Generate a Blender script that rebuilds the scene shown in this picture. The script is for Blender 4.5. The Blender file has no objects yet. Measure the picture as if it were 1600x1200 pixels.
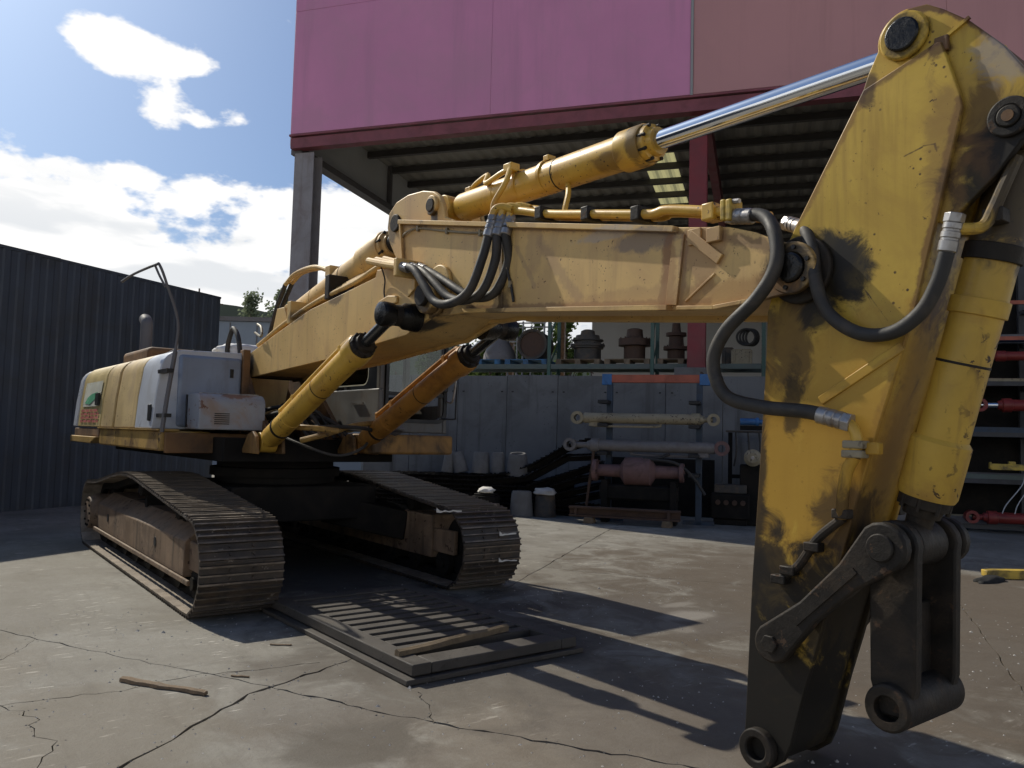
import bpy, bmesh, math, random
from mathutils import Vector, Matrix
from mathutils.geometry import delaunay_2d_cdt
from mathutils import noise as mnoise
random.seed(7)
SC = bpy.context.scene
COL = SC.collection
R = math.radians

# ------------------------------------------------------------------ camera
CAM = Vector((9.54, -3.55, 1.65))
h = Vector((-.802, .597, 0)).normalized()
p_, r_ = R(3.75), R(1.48)
fw = h * math.cos(p_) + Vector((0, 0, 1)) * math.sin(p_)
rt = fw.cross(Vector((0, 0, 1))).normalized(); up = rt.cross(fw)
rt2 = rt * math.cos(r_) + up * math.sin(r_); up2 = -rt * math.sin(r_) + up * math.cos(r_)
cd = bpy.data.cameras.new('camera'); cam = bpy.data.objects.new('camera', cd); COL.objects.link(cam)
M = Matrix((rt2, up2, -fw)).transposed().to_4x4(); M.translation = CAM
cam.matrix_world = M
cd.sensor_width = 36; cd.lens = 36 * 1250 / 1600; cd.clip_start = .05; cd.clip_end = 2000
SC.camera = cam

# ------------------------------------------------------------------ light and sky
SUN_AZ, SUN_EL = R(12), R(42)
trav = Vector((math.cos(SUN_AZ) * math.cos(SUN_EL), math.sin(SUN_AZ) * math.cos(SUN_EL), -math.sin(SUN_EL)))
sd = bpy.data.lights.new('sun', 'SUN'); sd.energy = 4.9; sd.angle = R(.53); sd.color = (1, .93, .79)
sun = bpy.data.objects.new('sun', sd); COL.objects.link(sun)
sun.rotation_euler = trav.to_track_quat('-Z', 'Y').to_euler()
W = bpy.data.worlds.new('World'); SC.world = W; W.use_nodes = True
W.cycles.sampling_method = 'MANUAL'; W.cycles.sample_map_resolution = 512
SC.view_settings.view_transform = 'Standard'; SC.view_settings.look = 'None'
CY = SC.cycles; CY.max_bounces = 6; CY.diffuse_bounces = 3; CY.glossy_bounces = 3; CY.transmission_bounces = 4; CY.transparent_max_bounces = 6
CY.caustics_reflective = False; CY.caustics_refractive = False; CY.use_adaptive_sampling = True; CY.adaptive_threshold = .02
SC.view_settings.exposure = -0.25; SC.view_settings.gamma = 1


class N:
    """small node helper"""
    def __init__(s, tree): s.t = tree; s.n = tree.nodes; s.l = tree.links
    def new(s, typ, **kw):
        n = s.n.new(typ)
        for k, v in kw.items(): setattr(n, k, v)
        return n
    def set(s, sock, v):
        if isinstance(v, bpy.types.NodeSocket): s.l.new(v, sock)
        elif v is not None: sock.default_value = v
    def math(s, op, a, b=None, c=None, clamp=False):
        n = s.new('ShaderNodeMath', operation=op, use_clamp=clamp)
        s.set(n.inputs[0], a); s.set(n.inputs[1], b)
        if c is not None: s.set(n.inputs[2], c)
        return n.outputs[0]
    def vmath(s, op, a, b=None):
        n = s.new('ShaderNodeVectorMath', operation=op); s.set(n.inputs[0], a)
        if b is not None: s.set(n.inputs[1], b)
        return n.outputs['Value'] if op in ('LENGTH', 'DOT_PRODUCT', 'DISTANCE') else n.outputs[0]
    def noise(s, vec, scale, detail=4, rough=.55, dist=0):
        n = s.new('ShaderNodeTexNoise'); s.set(n.inputs['Vector'], vec)
        n.inputs['Scale'].default_value = scale; n.inputs['Detail'].default_value = min(detail, 5)
        n.inputs['Roughness'].default_value = rough; n.inputs['Distortion'].default_value = dist
        return n.outputs['Fac']
    def ramp(s, v, a, b, lo=0., hi=1., smooth=True):
        n = s.new('ShaderNodeMapRange', interpolation_type='SMOOTHSTEP' if smooth else 'LINEAR')
        s.set(n.inputs[0], v); n.inputs[1].default_value = a; n.inputs[2].default_value = b
        n.inputs[3].default_value = lo; n.inputs[4].default_value = hi
        return n.outputs[0]
    def mix(s, f, a, b):
        n = s.new('ShaderNodeMix', data_type='RGBA'); s.set(n.inputs[0], f)
        for k, v in ((6, a), (7, b)):
            if isinstance(v, (tuple, list)): v = tuple(v) + (1,) if len(v) == 3 else v
            s.set(n.inputs[k], v)
        return n.outputs[2]
    def scalev(s, vec, sc):
        n = s.new('ShaderNodeMapping'); s.set(n.inputs[0], vec); n.inputs['Scale'].default_value = sc
        return n.outputs[0]


def build_world():
    g = N(W.node_tree); g.n.clear()
    out = g.new('ShaderNodeOutputWorld'); bg = g.new('ShaderNodeBackground'); g.l.new(bg.outputs[0], out.inputs[0])
    bg.inputs['Strength'].default_value = .055
    sky = g.new('ShaderNodeTexSky', sky_type='NISHITA', sun_disc=False)
    sky.sun_elevation = SUN_EL
    s_ = -trav
    sky.sun_rotation = math.atan2(s_.x, s_.y)
    sky.dust_density = 2.2; sky.air_density = 1.0; sky.ozone_density = 1.6
    tc = g.new('ShaderNodeTexCoord'); d = tc.outputs['Generated']
    sep = g.new('ShaderNodeSeparateXYZ'); g.l.new(d, sep.inputs[0]); z = sep.outputs[2]
    zc = g.math('MAXIMUM', z, 0.0)
    den = g.math('ADD', zc, .22)
    u = g.math('DIVIDE', sep.outputs[0], den); v = g.math('DIVIDE', sep.outputs[1], den)
    cmb = g.new('ShaderNodeCombineXYZ'); g.l.new(u, cmb.inputs[0]); g.l.new(v, cmb.inputs[1]); cmb.inputs[2].default_value = 3.1
    base = g.noise(cmb.outputs[0], 1.15, 5, .56, 0)
    puff = g.noise(g.scalev(d, (1, 1, 1.6)), 7.5, 8, .62, .1)
    wisp = g.noise(g.scalev(d, (1, 1, 2.2)), 16., 6, .6, .1)
    # a bank of cloud up to about seventeen degrees, fair weather puffs above it
    bank = g.ramp(z, .265, .325, .24, -.17)
    dens = g.math('ADD', g.math('ADD', base, g.math('MULTIPLY', g.math('SUBTRACT', puff, .5), .75)), bank)
    dens = g.math('ADD', dens, g.math('MULTIPLY', g.math('SUBTRACT', wisp, .5), .42))
    # cumulus heads standing clear of the bank
    for c, r, a in (((-.905, .127, .406), .045, .26), ((-.905, .151, .397), .045, .24), ((-.900, .188, .392), .05, .25), ((-.889, .222, .398), .045, .19), ((-.880, .250, .405), .04, .13),
                    ((-.916, .204, .345), .04, .30), ((-.900, .262, .348), .035, .28), ((-.892, .284, .352), .03, .2), ((-.836, .299, .46), .04, .2)):
        cv = Vector(c).normalized()
        dd = g.vmath('DISTANCE', g.scalev(d, (1, 1, 1.5)), (cv.x, cv.y, cv.z * 1.5))
        dens = g.math('ADD', dens, g.ramp(dd, r * .25, r * 1.5, a, 0.))
    cl = g.ramp(dens, .56, .68)
    thick = g.ramp(g.noise(g.scalev(d, (1, 1, 4.2)), 5.2, 5, .5, .3), .45, .60)
    ccol = g.mix(g.math('MULTIPLY', thick, g.ramp(z, .20, .30, .9, .15)), (23.5, 23.3, 23.0), (17.0, 17.6, 18.3))
    tint = g.new('ShaderNodeVectorMath', operation='MULTIPLY'); g.l.new(sky.outputs[0], tint.inputs[0]); tint.inputs[1].default_value = (1.12, 1.45, 1.88)
    col = g.mix(cl, tint.outputs[0], ccol)
    g.l.new(col, bg.inputs[0])


build_world()

# ------------------------------------------------------------------ materials
MATS = {}


def mat(name, base, rough=.6, metal=0., var=.18, vscale=2.5, dirt=None, streak=None, chips=None, specks=None,
        spots=(), bump=(40, .15), coat=0., rvar=.15, spec=.4, lines=None, island=0.):
    """procedural worn surface: base tint, dirt clouds, vertical runs, chips, grease spots (each with its own place)"""
    m = bpy.data.materials.new(name); m.use_nodes = True; g = N(m.node_tree); g.n.clear()
    out = g.new('ShaderNodeOutputMaterial'); b = g.new('ShaderNodeBsdfPrincipled'); g.l.new(b.outputs[0], out.inputs[0])
    pos = g.new('ShaderNodeNewGeometry').outputs['Position']
    if island:
        oi = g.new('ShaderNodeObjectInfo').outputs['Random']
        ov = g.new('ShaderNodeCombineXYZ'); g.l.new(g.math('MULTIPLY', oi, 37.), ov.inputs[0]); g.l.new(g.math('MULTIPLY', oi, 11.), ov.inputs[1])
        pos = g.vmath('ADD', pos, ov.outputs[0])
    n1 = g.noise(pos, vscale, 6, .6, .3)
    c = g.mix(g.ramp(n1, .28, .72), tuple(x * (1 - var) for x in base), tuple(min(1, x * (1 + var)) for x in base))
    if island:
        c = g.mix(g.math('MULTIPLY', oi, island), c, tuple(x * .45 for x in base))
    rg = g.ramp(n1, .2, .8, max(.02, rough - rvar), min(1, rough + rvar))
    me = None
    if streak:
        col, amt, sc = streak
        sn = g.noise(g.scalev(pos, (sc, sc, sc * .07)), 1., 5, .62, .2)
        c = g.mix(g.ramp(sn, .50, .74, 0, amt), c, col)
    if dirt:
        col, amt, sc = dirt
        dn = g.noise(pos, sc, 9, .66, .6)
        c = g.mix(g.ramp(dn, .44, .68, 0, amt), c, col)
    if chips:
        col, amt, sc = chips
        cn = g.noise(pos, sc, 5, .62, .4); bigm = g.noise(pos, sc * .16, 3, .5)
        f = g.math('MULTIPLY', g.ramp(cn, .66 - amt * .12, .69 - amt * .12), g.ramp(bigm, .42, .60))
        c = g.mix(f, c, col); rg = g.math('ADD', rg, g.math('MULTIPLY', f, .2), clamp=True)
    if specks:
        col, amt, sc = specks
        vn = g.new('ShaderNodeTexVoronoi'); g.l.new(pos, vn.inputs['Vector']); vn.inputs['Scale'].default_value = sc
        f = g.math('MULTIPLY', g.ramp(vn.outputs['Distance'], .10, .17, 1, 0), g.ramp(g.noise(pos, sc * .2, 2, .5), .55 - amt * .2, .62 - amt * .2))
        c = g.mix(f, c, col)
    if lines:
        for (a0, b0, wd, col, *am) in lines:   # scratches and grime runs: world segments
            A_, B_ = Vector(a0), Vector(b0); ab = B_ - A_
            t = g.math('DIVIDE', g.vmath('DOT_PRODUCT', g.vmath('SUBTRACT', pos, tuple(A_)), tuple(ab)), ab.length_squared, clamp=True)
            sv = g.new('ShaderNodeVectorMath', operation='SCALE'); sv.inputs[0].default_value = tuple(ab); g.l.new(t, sv.inputs['Scale'])
            dd = g.vmath('LENGTH', g.vmath('SUBTRACT', g.vmath('SUBTRACT', pos, tuple(A_)), sv.outputs[0]))
            dd = g.math('ADD', dd, g.math('MULTIPLY', g.math('SUBTRACT', g.noise(pos, 22, 3, .6), .5), wd * 1.6))
            c = g.mix(g.ramp(dd, wd * .3, wd, am[0] if am else .92, 0), c, col)
    sp_noise = g.noise(pos, 5.5, 9, .68, .8) if spots else None
    for (ctr, rad, col, amt, rr) in spots:
        sc3 = rad if isinstance(rad, (tuple, list)) else (rad, rad, rad)
        q = g.vmath('SUBTRACT', pos, tuple(ctr)); q = g.vmath('DIVIDE', q, tuple(sc3))
        dd = g.math('ADD', g.vmath('LENGTH', q), g.math('MULTIPLY', g.math('SUBTRACT', sp_noise, .5), 1.9))
        f = g.ramp(dd, .62, 1.12, amt, 0)
        c = g.mix(f, c, col)
        if rr is not None: rg = g.math('ADD', g.math('MULTIPLY', rg, g.math('SUBTRACT', 1., f)), g.math('MULTIPLY', f, rr))
    g.set(b.inputs['Base Color'], c); g.set(b.inputs['Roughness'], rg)
    b.inputs['Metallic'].default_value = metal; b.inputs['Specular IOR Level'].default_value = spec
    if coat: b.inputs['Coat Weight'].default_value = coat; b.inputs['Coat Roughness'].default_value = .25
    if bump:
        bn = g.new('ShaderNodeBump'); bn.inputs['Strength'].default_value = bump[1]; bn.inputs['Distance'].default_value = .01
        g.l.new(g.noise(pos, bump[0], 6, .65), bn.inputs['Height']); g.l.new(bn.outputs[0], b.inputs['Normal'])
    MATS[name] = m
    return m


# upper works of the excavator swing 1.5 degrees from the tracks
EX = Vector((-.3, .12, 0)); SW = R(1.5)
cs, sn_ = math.cos(SW), math.sin(SW)
V0 = -.13                                  # boom centre line


def UL(u, v, z): return Vector((u * cs - v * sn_, u * sn_ + v * cs, z))        # upper -> excavator local
def UW(u, v, z): return UL(u, v, z) + EX                                       # upper -> world
def BW(u, dv, z): return UW(u, V0 + dv, z)                                     # boom plane -> world


GREASE = (.012, .011, .010); RUST = (.10, .042, .016); DIRT = (.13, .085, .05); SOIL = (.16, .12, .08)
arm_spots = [
    (BW(7.62, 0, 1.5), (.7, .6, .85), (.43, .235, .035), .75, None), (BW(7.75, 0, 2.05), (.4, .6, .25), (.46, .28, .045), .6, None),
    (BW(7.62, -.22, 2.48), (.24, .3, .22), GREASE, .96, .45), (BW(7.77, -.22, 2.47), (.12, .3, .18), GREASE, .9, .5),
    (BW(7.46, -.22, 2.16), (.13, .3, .30), (.09, .055, .025), .75, .6), (BW(7.24, -.22, 1.5), (.075, .3, 1.3), (.025, .02, .015), .85, .55),
    (BW(7.47, -.22, 1.85), (.06, .3, .22), (.03, .022, .015), .8, .6), (BW(7.60, -.22, 2.28), (.10, .3, .09), GREASE, .9, .5),
    (BW(7.36, -.22, .35), (.42, .4, .55), (.020, .017, .014), .97, .6), (BW(7.34, -.22, .92), (.22, .4, .34), (.03, .023, .016), .92, .6), (BW(8.40, -.19, 2.80), (.22, .3, .26), GREASE, .96, .5), (BW(8.36, -.19, 3.0), (.10, .3, .3), (.10, .055, .025), .75, .6), (BW(8.20, -.195, 2.9), (.10, .06, .45), (.20, .11, .04), .5, .6), (BW(7.20, 0, .55), (.36, .8, .62), (.020, .017, .014), .97, .6), (BW(7.44, 0, .12), (.5, .8, .62), (.018, .016, .013), .97, .6),
    (BW(7.66, 0, .82), (.30, .8, .46), (.022, .018, .014), .96, .6), (BW(7.72, -.22, 1.30), (.16, .3, .22), (.05, .03, .018), .8, .6),
    (BW(8.03, -.22, 3.54), (.10, .3, .10), GREASE, .8, .5), (BW(8.50, 0, 2.80), (.17, .5, .36), GREASE, .95, .55),
    (BW(8.24, 0, 2.3), (.10, .17, 1.5), (.03, .022, .016), .85, .6), (BW(7.85, -.22, 3.33), (.05, .2, .10), (.05, .022, .014), .8, .6),
    (BW(8.18, -.22, 3.42), (.05, .2, .05), (.06, .025, .015), .8, .7), (BW(8.46, -.19, 3.33), (.16, .2, .16), (.34, .32, .30), .55, .7),
]
scr = (.045, .030, .02)
arm_lines = [(BW(8.03, -.225, 2.965), BW(8.11, -.225, 2.985), .006, scr), (BW(8.115, -.225, 2.99), BW(8.165, -.225, 2.985), .006, scr),
             (BW(8.165, -.225, 2.985), BW(8.172, -.225, 2.95), .008, scr), (BW(7.80, -.225, 2.44), BW(7.95, -.225, 2.22), .005, scr),
             (BW(7.83, -.225, 2.40), BW(7.93, -.225, 2.20), .004, scr), (BW(7.95, -.225, 2.36), BW(7.97, -.225, 2.26), .003, scr),
             *[(BW(a[0], 0, a[1]), BW(b[0], 0, b[1]), .175, (.135, .075, .03), .85) for a, b in (((8.27, 3.1), (8.07, 2.27)), ((8.07, 2.27), (7.86, 1.62)), ((7.86, 1.62), (7.68, 1.0)))],
             *[(BW(a[0], -.222, a[1]), BW(b[0], -.222, b[1]), w, c_, am) for a, b, w, c_, am in (
                 ((8.27, 3.15), (8.07, 2.27), .028, (.17, .085, .03), .8), ((8.07, 2.27), (7.86, 1.62), .035, (.15, .075, .03), .8), ((7.86, 1.62), (7.66, .9), .06, (.07, .045, .025), .85),
                 ((7.84, 3.33), (7.49, 2.76), .035, (.25, .13, .04), .7), ((7.84, 3.33), (8.18, 3.44), .03, (.16, .08, .03), .75), ((7.33, 2.3), (7.25, 1.3), .07, (.06, .04, .022), .8), ((7.25, 1.3), (7.21, .3), .10, (.03, .024, .018), .9),
                 ((7.62, 1.84), (8.02, 2.08), .025, (.30, .16, .04), .6))],
             *[(BW(a[0], -.19, a[1]), BW(b[0], -.19, b[1]), .026, (.10, .045, .025), .85) for a, b in (((8.05, 3.67), (8.194, 3.60)), ((8.194, 3.60), (8.30, 3.505)), ((8.30, 3.505), (8.434, 3.345)), ((8.434, 3.345), (8.515, 3.21)))],
             (BW(8.28, -.2, 3.22), BW(8.36, -.2, 3.205), .004, scr), (BW(8.34, -.2, 3.13), BW(8.36, -.2, 3.09), .004, scr)]
mat('arm_paint', (.57, .385, .065), .42, var=.10, vscale=1.3, dirt=((.36, .215, .045), .6, 1.5), streak=((.24, .13, .035), .5, 8), chips=((.05, .028, .018), .1, 40),
    specks=((.07, .04, .02), -.12, 20), spots=arm_spots, lines=arm_lines, bump=(60, .06), spec=.25)
boom_spots = [(BW(7.50, -.3, 2.50), (.17, .3, .16), GREASE, .95, .5), (BW(7.42, -.3, 2.44), (.16, .3, .10), (.03, .02, .015), .85, .6),
              (BW(5.12, -.3, 2.62), (.14, .2, .16), (.05, .035, .022), .75, .6), (BW(6.55, -.3, 2.83), (.30, .2, .07), (.16, .13, .12), .7, .6),
              (BW(6.2, -.3, 2.93), (.30, .2, .04), (.40, .36, .33), .55, .7), (BW(6.72, -.3, 2.62), (.06, .2, .3), (.28, .14, .06), .55, .7),
              (BW(6.95, -.3, 2.7), (.16, .2, .22), (.30, .17, .09), .6, .7), (BW(7.1, -.3, 2.45), (.5, .2, .09), (.33, .17, .05), .55, .7),
              (BW(4.26, -.33, 2.74), (.15, .3, .15), (.03, .022, .016), .85, .5), (BW(4.03, -.34, 2.60), (.16, .3, .14), GREASE, .96, .4),
              (BW(4.35, -.33, 2.62), (.2, .3, .06), (.10, .06, .03), .7, .6), (BW(.15, 0, 2.4), (.2, .9, .3), (.03, .025, .02), .9, .6),
              (BW(1.5, -.3, 2.9), (.25, .2, .08), (.05, .035, .025), .7, .6), (BW(2.5, -.33, 2.97), (.18, .2, .07), (.06, .04, .03), .7, .6),
              (BW(4.06, -.2, 3.5), (.06, .2, .13), (.03, .024, .02), .9, .5), (BW(3.32, 0, 3.5), (.13, .5, .25), (.05, .04, .03), .75, .6),
              (BW(6.3, -.3, 2.5), (.9, .2, .07), (.36, .22, .10), .45, .7), (BW(5.5, -.3, 3.0), (.10, .2, .22), (.34, .22, .13), .4, .7)]
mat('boom_paint', (.62, .415, .155), .5, var=.10, vscale=1.1, dirt=((.50, .31, .13), .60, 1.6), streak=((.33, .19, .09), .5, 10), chips=((.07, .035, .02), .2, 40),
    lines=[(BW(a[0], -.295, a[1]), BW(b[0], -.295, b[1]), w, c_, am) for a, b, w, c_, am in (((5.10, 3.18), (5.14, 2.56), .035, (.16, .10, .055), .7), ((6.71, 2.84), (6.67, 2.42), .05, (.24, .12, .05), .75), ((6.84, 2.82), (6.80, 2.42), .035, (.22, .12, .06), .7),
           ((4.7, 2.63), (7.0, 2.41), .030, (.26, .14, .06), .7), ((3.7, 3.47), (6.8, 2.83), .022, (.22, .13, .07), .65), ((3.68, 3.48), (3.75, 3.05), .025, (.2, .12, .07), .6), ((5.55, 3.0), (5.95, 2.56), .06, (.34, .22, .12), .5), ((5.3, 3.0), (5.5, 2.7), .03, (.34, .22, .12), .5),
           ((7.1, 2.75), (7.45, 2.62), .05, (.16, .09, .05), .7))],
    specks=((.09, .05, .03), -.1, 30), spots=boom_spots, bump=(55, .07))
cylsp = [(BW(6.25, 0, 3.58), (.07, .4, .2), (.07, .045, .03), .7, .6), (BW(6.0, -.1, 3.5), (.18, .2, .06), (.06, .03, .02), .6, .6)]
mat('cylinder_paint', (.60, .37, .06), .42, var=.10, vscale=2., dirt=((.40, .20, .04), .55, 3.2), chips=((.06, .034, .020), .35, 26),
    specks=((.05, .03, .02), .0, 22), spots=cylsp, bump=(60, .06), coat=.15)
mat('bucket_cylinder_paint', (.50, .32, .05), .5, var=.15, vscale=2., dirt=((.28, .14, .04), .6, 3.), chips=((.055, .033, .022), .62, 19),
    streak=((.16, .085, .035), .6, 12), spots=[(BW(8.40, 0, 2.72), (.2, .3, .36), (.03, .024, .018), .93, .55), (BW(7.98, 0, 1.35), (.2, .3, .05), (.06, .035, .02), .8, .6)], bump=(60, .08))
mat('orange_cylinder_paint', (.38, .18, .035), .55, var=.15, dirt=((.16, .07, .02), .7, 3.), chips=((.05, .03, .018), .3, 24), bump=(60, .08))
mat('greasy_steel', (.022, .019, .016), .6, var=.35, vscale=6, dirt=((.055, .04, .027), .6, 4), chips=((.07, .045, .03), .5, 18), bump=(45, .35), spec=.22)
mat('grease_black', (.010, .009, .008), .28, var=.3, vscale=9, bump=(30, .5), spec=.35)
mat('chrome', (.75, .77, .80), .09, metal=1., var=.03, rvar=.03, bump=None)
mat('dark_rod', (.10, .10, .10), .22, metal=.8, var=.2, rvar=.08, bump=None)
mat('hose_rubber', (.030, .029, .028), .62, var=.3, vscale=7, dirt=((.075, .062, .048), .6, 5), bump=(90, .12))
mat('fitting_steel', (.36, .35, .34), .38, metal=.7, var=.2, dirt=((.10, .07, .05), .5, 9), bump=(60, .1))
mat('grouser_worn', (.20, .165, .13), .42, metal=.5, var=.35, vscale=7, dirt=((.08, .06, .045), .6, 4.), bump=(40, .2), island=.5)
mat('sunlit_dusty_steel', (.30, .25, .195), .85, var=.25, vscale=6, dirt=((.12, .09, .065), .6, 4), bump=(40, .3), island=.4)  # shoe inner faces: dust, paled further to stand in for sunlight
mat('track_steel', (.060, .050, .042), .55, metal=.25, var=.3, vscale=5, dirt=((.12, .085, .055), .6, 3.), chips=((.26, .22, .18), .25, 14), bump=(35, .3), island=.35)
mat('track_frame_paint', (.20, .135, .085), .7, var=.25, vscale=2, dirt=((.10, .065, .042), .7, 2.4), streak=((.03, .025, .02), .85, 7), chips=((.05, .03, .02), .6, 16), bump=(40, .25))
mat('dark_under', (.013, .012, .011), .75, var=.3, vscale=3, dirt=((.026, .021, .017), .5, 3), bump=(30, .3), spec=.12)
mat('body_yellow', (.50, .37, .17), .55, var=.10, vscale=1.4, dirt=((.34, .24, .14), .5, 2.), streak=((.22, .15, .09), .5, 8), chips=((.10, .05, .03), .4, 24), bump=(60, .05))
mat('deck_yellow', (.40, .25, .07), .55, var=.15, dirt=((.12, .07, .035), .75, 2.2), streak=((.06, .035, .02), .6, 7), chips=((.05, .03, .02), .5, 18), bump=(50, .1))
mat('dirty_deck', (.24, .13, .04), .65, var=.3, vscale=3, dirt=((.035, .024, .016), .85, 2.6), streak=((.03, .022, .016), .7, 9), bump=(50, .15))
mat('sticker_yellow', (.50, .39, .17), .5, var=.08, dirt=((.3, .22, .10), .35, 3), bump=None)
mat('body_blue', (.22, .27, .36), .42, var=.10, vscale=1.5, dirt=((.15, .16, .18), .5, 2.2), streak=((.13, .10, .08), .3, 8), bump=(50, .05), coat=.2)
mat('body_white', (.52, .55, .60), .38, var=.06, vscale=1.5, dirt=((.36, .36, .36), .5, 2.2), bump=(50, .04), coat=.25)
mat('toolbox_paint', (.28, .30, .34), .5, var=.10, dirt=((.28, .17, .09), .6, 2.4), chips=((.14, .06, .03), .5, 14), bump=(50, .06),
    spots=[(UW(.9, -.85, 2.03), (.3, .25, .05), (.20, .09, .04), .85, .7)])
mat('black_trim', (.014, .014, .015), .5, var=.2, bump=None)
mat('cab_paint', (.115, .115, .112), .55, var=.12, dirt=((.11, .085, .06), .6, 2.6), streak=((.07, .05, .035), .5, 9), bump=(50, .06))
mat('rust_plate', (.16, .085, .036), .7, var=.3, vscale=3, dirt=((.05, .03, .02), .75, 2.6), bump=(40, .2))
mat('red_sticker', (.40, .10, .09), .6, var=.1, bump=None)
mat('green_sticker', (.06, .30, .16), .6, var=.1, bump=None)
mat('pale_sticker', (.50, .50, .42), .6, var=.1, dirt=((.4, .35, .2), .4, 5), bump=None)
mat('corrugated_blue', (.056, .068, .088), .55, var=.15, vscale=.8, dirt=((.05, .048, .045), .5, .9), streak=((.045, .04, .036), .5, 4), bump=(40, .05))
mat('pink_cladding', (.68, .275, .455), .55, var=.06, vscale=.35, streak=((.50, .23, .35), .5, 1.8), dirt=((.58, .28, .40), .55, .5), bump=None)
mat('salmon_cladding', (.54, .275, .27), .55, var=.06, vscale=.35, streak=((.42, .21, .20), .45, 1.8), bump=None)
mat('red_beam', (.24, .07, .085), .5, var=.12, dirt=((.12, .03, .03), .5, 1.2), bump=None)
mat('red_column', (.20, .034, .04), .5, var=.12, dirt=((.12, .025, .025), .5, 1.), bump=None)
mat('column_steel', (.27, .255, .26), .6, var=.12, vscale=1., dirt=((.17, .13, .12), .5, 1.2), streak=((.14, .09, .07), .4, 6), bump=None)
mat('rack_dark', (.055, .055, .058), .6, var=.2, dirt=((.03, .028, .026), .5, 2), bump=None)
mat('grey_steel', (.13, .125, .13), .6, var=.12, vscale=1., dirt=((.10, .08, .075), .5, 1.2), bump=None)
mat('roof_sheet', (.27, .26, .24), .6, var=.08, vscale=.6, dirt=((.25, .22, .18), .5, .9), bump=None)
mat('purlin_steel', (.075, .07, .068), .6, var=.15, bump=None)
mat('side_cladding', (.60, .61, .62), .6, var=.06, vscale=.5, bump=None)
mat('concrete_wall', (.155, .158, .162), .85, var=.10, vscale=.9, dirt=((.10, .10, .10), .7, 1.1), streak=((.05, .048, .045), .8, 3.2), specks=((.10, .1, .1), .2, 9), bump=(14, .3))
mat('concrete_block', (.15, .145, .14), .9, var=.15, vscale=4, dirt=((.12, .11, .10), .6, 5), bump=(30, .4))
mat('white_wall', (.34, .34, .34), .8, var=.05, vscale=.6, dirt=((.36, .35, .34), .4, .8), bump=None)
mat('far_wall', (.25, .29, .34), .7, var=.05, vscale=.4, bump=None)
mat('rack_green', (.055, .115, .095), .5, var=.15, bump=None)
mat('rack_beam', (.10, .13, .12), .55, var=.15, dirt=((.12, .12, .11), .5, 2), bump=None)
mat('rack_orange', (.36, .10, .06), .55, var=.15, dirt=((.16, .05, .03), .5, 3), bump=None)
mat('bracket_blue', (.04, .14, .34), .5, var=.12, dirt=((.03, .06, .12), .5, 3), bump=None)
mat('post_blue', (.035, .055, .085), .6, var=.2, dirt=((.04, .035, .03), .6, 3), bump=None)
mat('pallet_wood', (.20, .15, .10), .85, var=.3, vscale=6, dirt=((.08, .06, .045), .5, 5), bump=(30, .3))
mat('pallet_blue', (.06, .16, .30), .8, var=.25, vscale=6, dirt=((.07, .07, .07), .6, 5), bump=(30, .3))
mat('cast_iron', (.05, .047, .043), .6, var=.3, vscale=4, dirt=((.13, .085, .05), .6, 4), bump=(30, .3))
mat('rusty_iron', (.08, .045, .03), .75, var=.3, vscale=4, dirt=((.06, .04, .03), .6, 4), bump=(30, .35))
mat('cream_paint', (.28, .24, .16), .55, var=.15, vscale=3, dirt=((.17, .13, .08), .6, 3), chips=((.06, .04, .03), .6, 20), bump=(50, .1))
mat('grey_paint', (.16, .15, .15), .55, var=.15, vscale=3, dirt=((.10, .085, .07), .6, 3), bump=(50, .1))
mat('pink_rust', (.17, .095, .088), .7, var=.25, vscale=3, dirt=((.07, .045, .035), .7, 3), bump=(40, .25))
mat('signal_red', (.19, .024, .02), .45, var=.15, dirt=((.15, .03, .02), .5, 4), bump=None)
mat('fork_yellow', (.52, .36, .06), .55, var=.2, dirt=((.06, .05, .04), .8, 4), bump=(40, .2))
mat('wood', (.19, .135, .085), .85, var=.3, vscale=14, streak=((.10, .07, .04), .5, 30), dirt=((.12, .09, .06), .5, 5), bump=(60, .5))
mat('pale_wood', (.17, .125, .075), .85, var=.25, vscale=14, dirt=((.16, .12, .08), .5, 5), bump=(60, .5))
mat('grate_iron', (.060, .053, .046), .7, var=.25, vscale=4, dirt=((.085, .07, .055), .5, 3), chips=((.04, .035, .03), .5, 18), bump=(40, .25))
mat('tarp_white', (.72, .73, .74), .6, var=.05, vscale=2, dirt=((.5, .5, .5), .4, 2), bump=None)
mat('pale_stone', (.42, .40, .37), .9, var=.15, vscale=8, bump=(40, .3))
mat('black_rag', (.015, .015, .015), .9, var=.2, bump=None)
mat('white_scrap', (.62, .60, .55), .8, var=.1, bump=None)
mat('wire', (.45, .45, .45), .5, var=.1, bump=None)
mat('bark', (.10, .075, .055), .9, var=.3, bump=None)
mat('hill_green', (.10, .12, .09), 1., var=.2, vscale=.05, bump=None)


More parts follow.
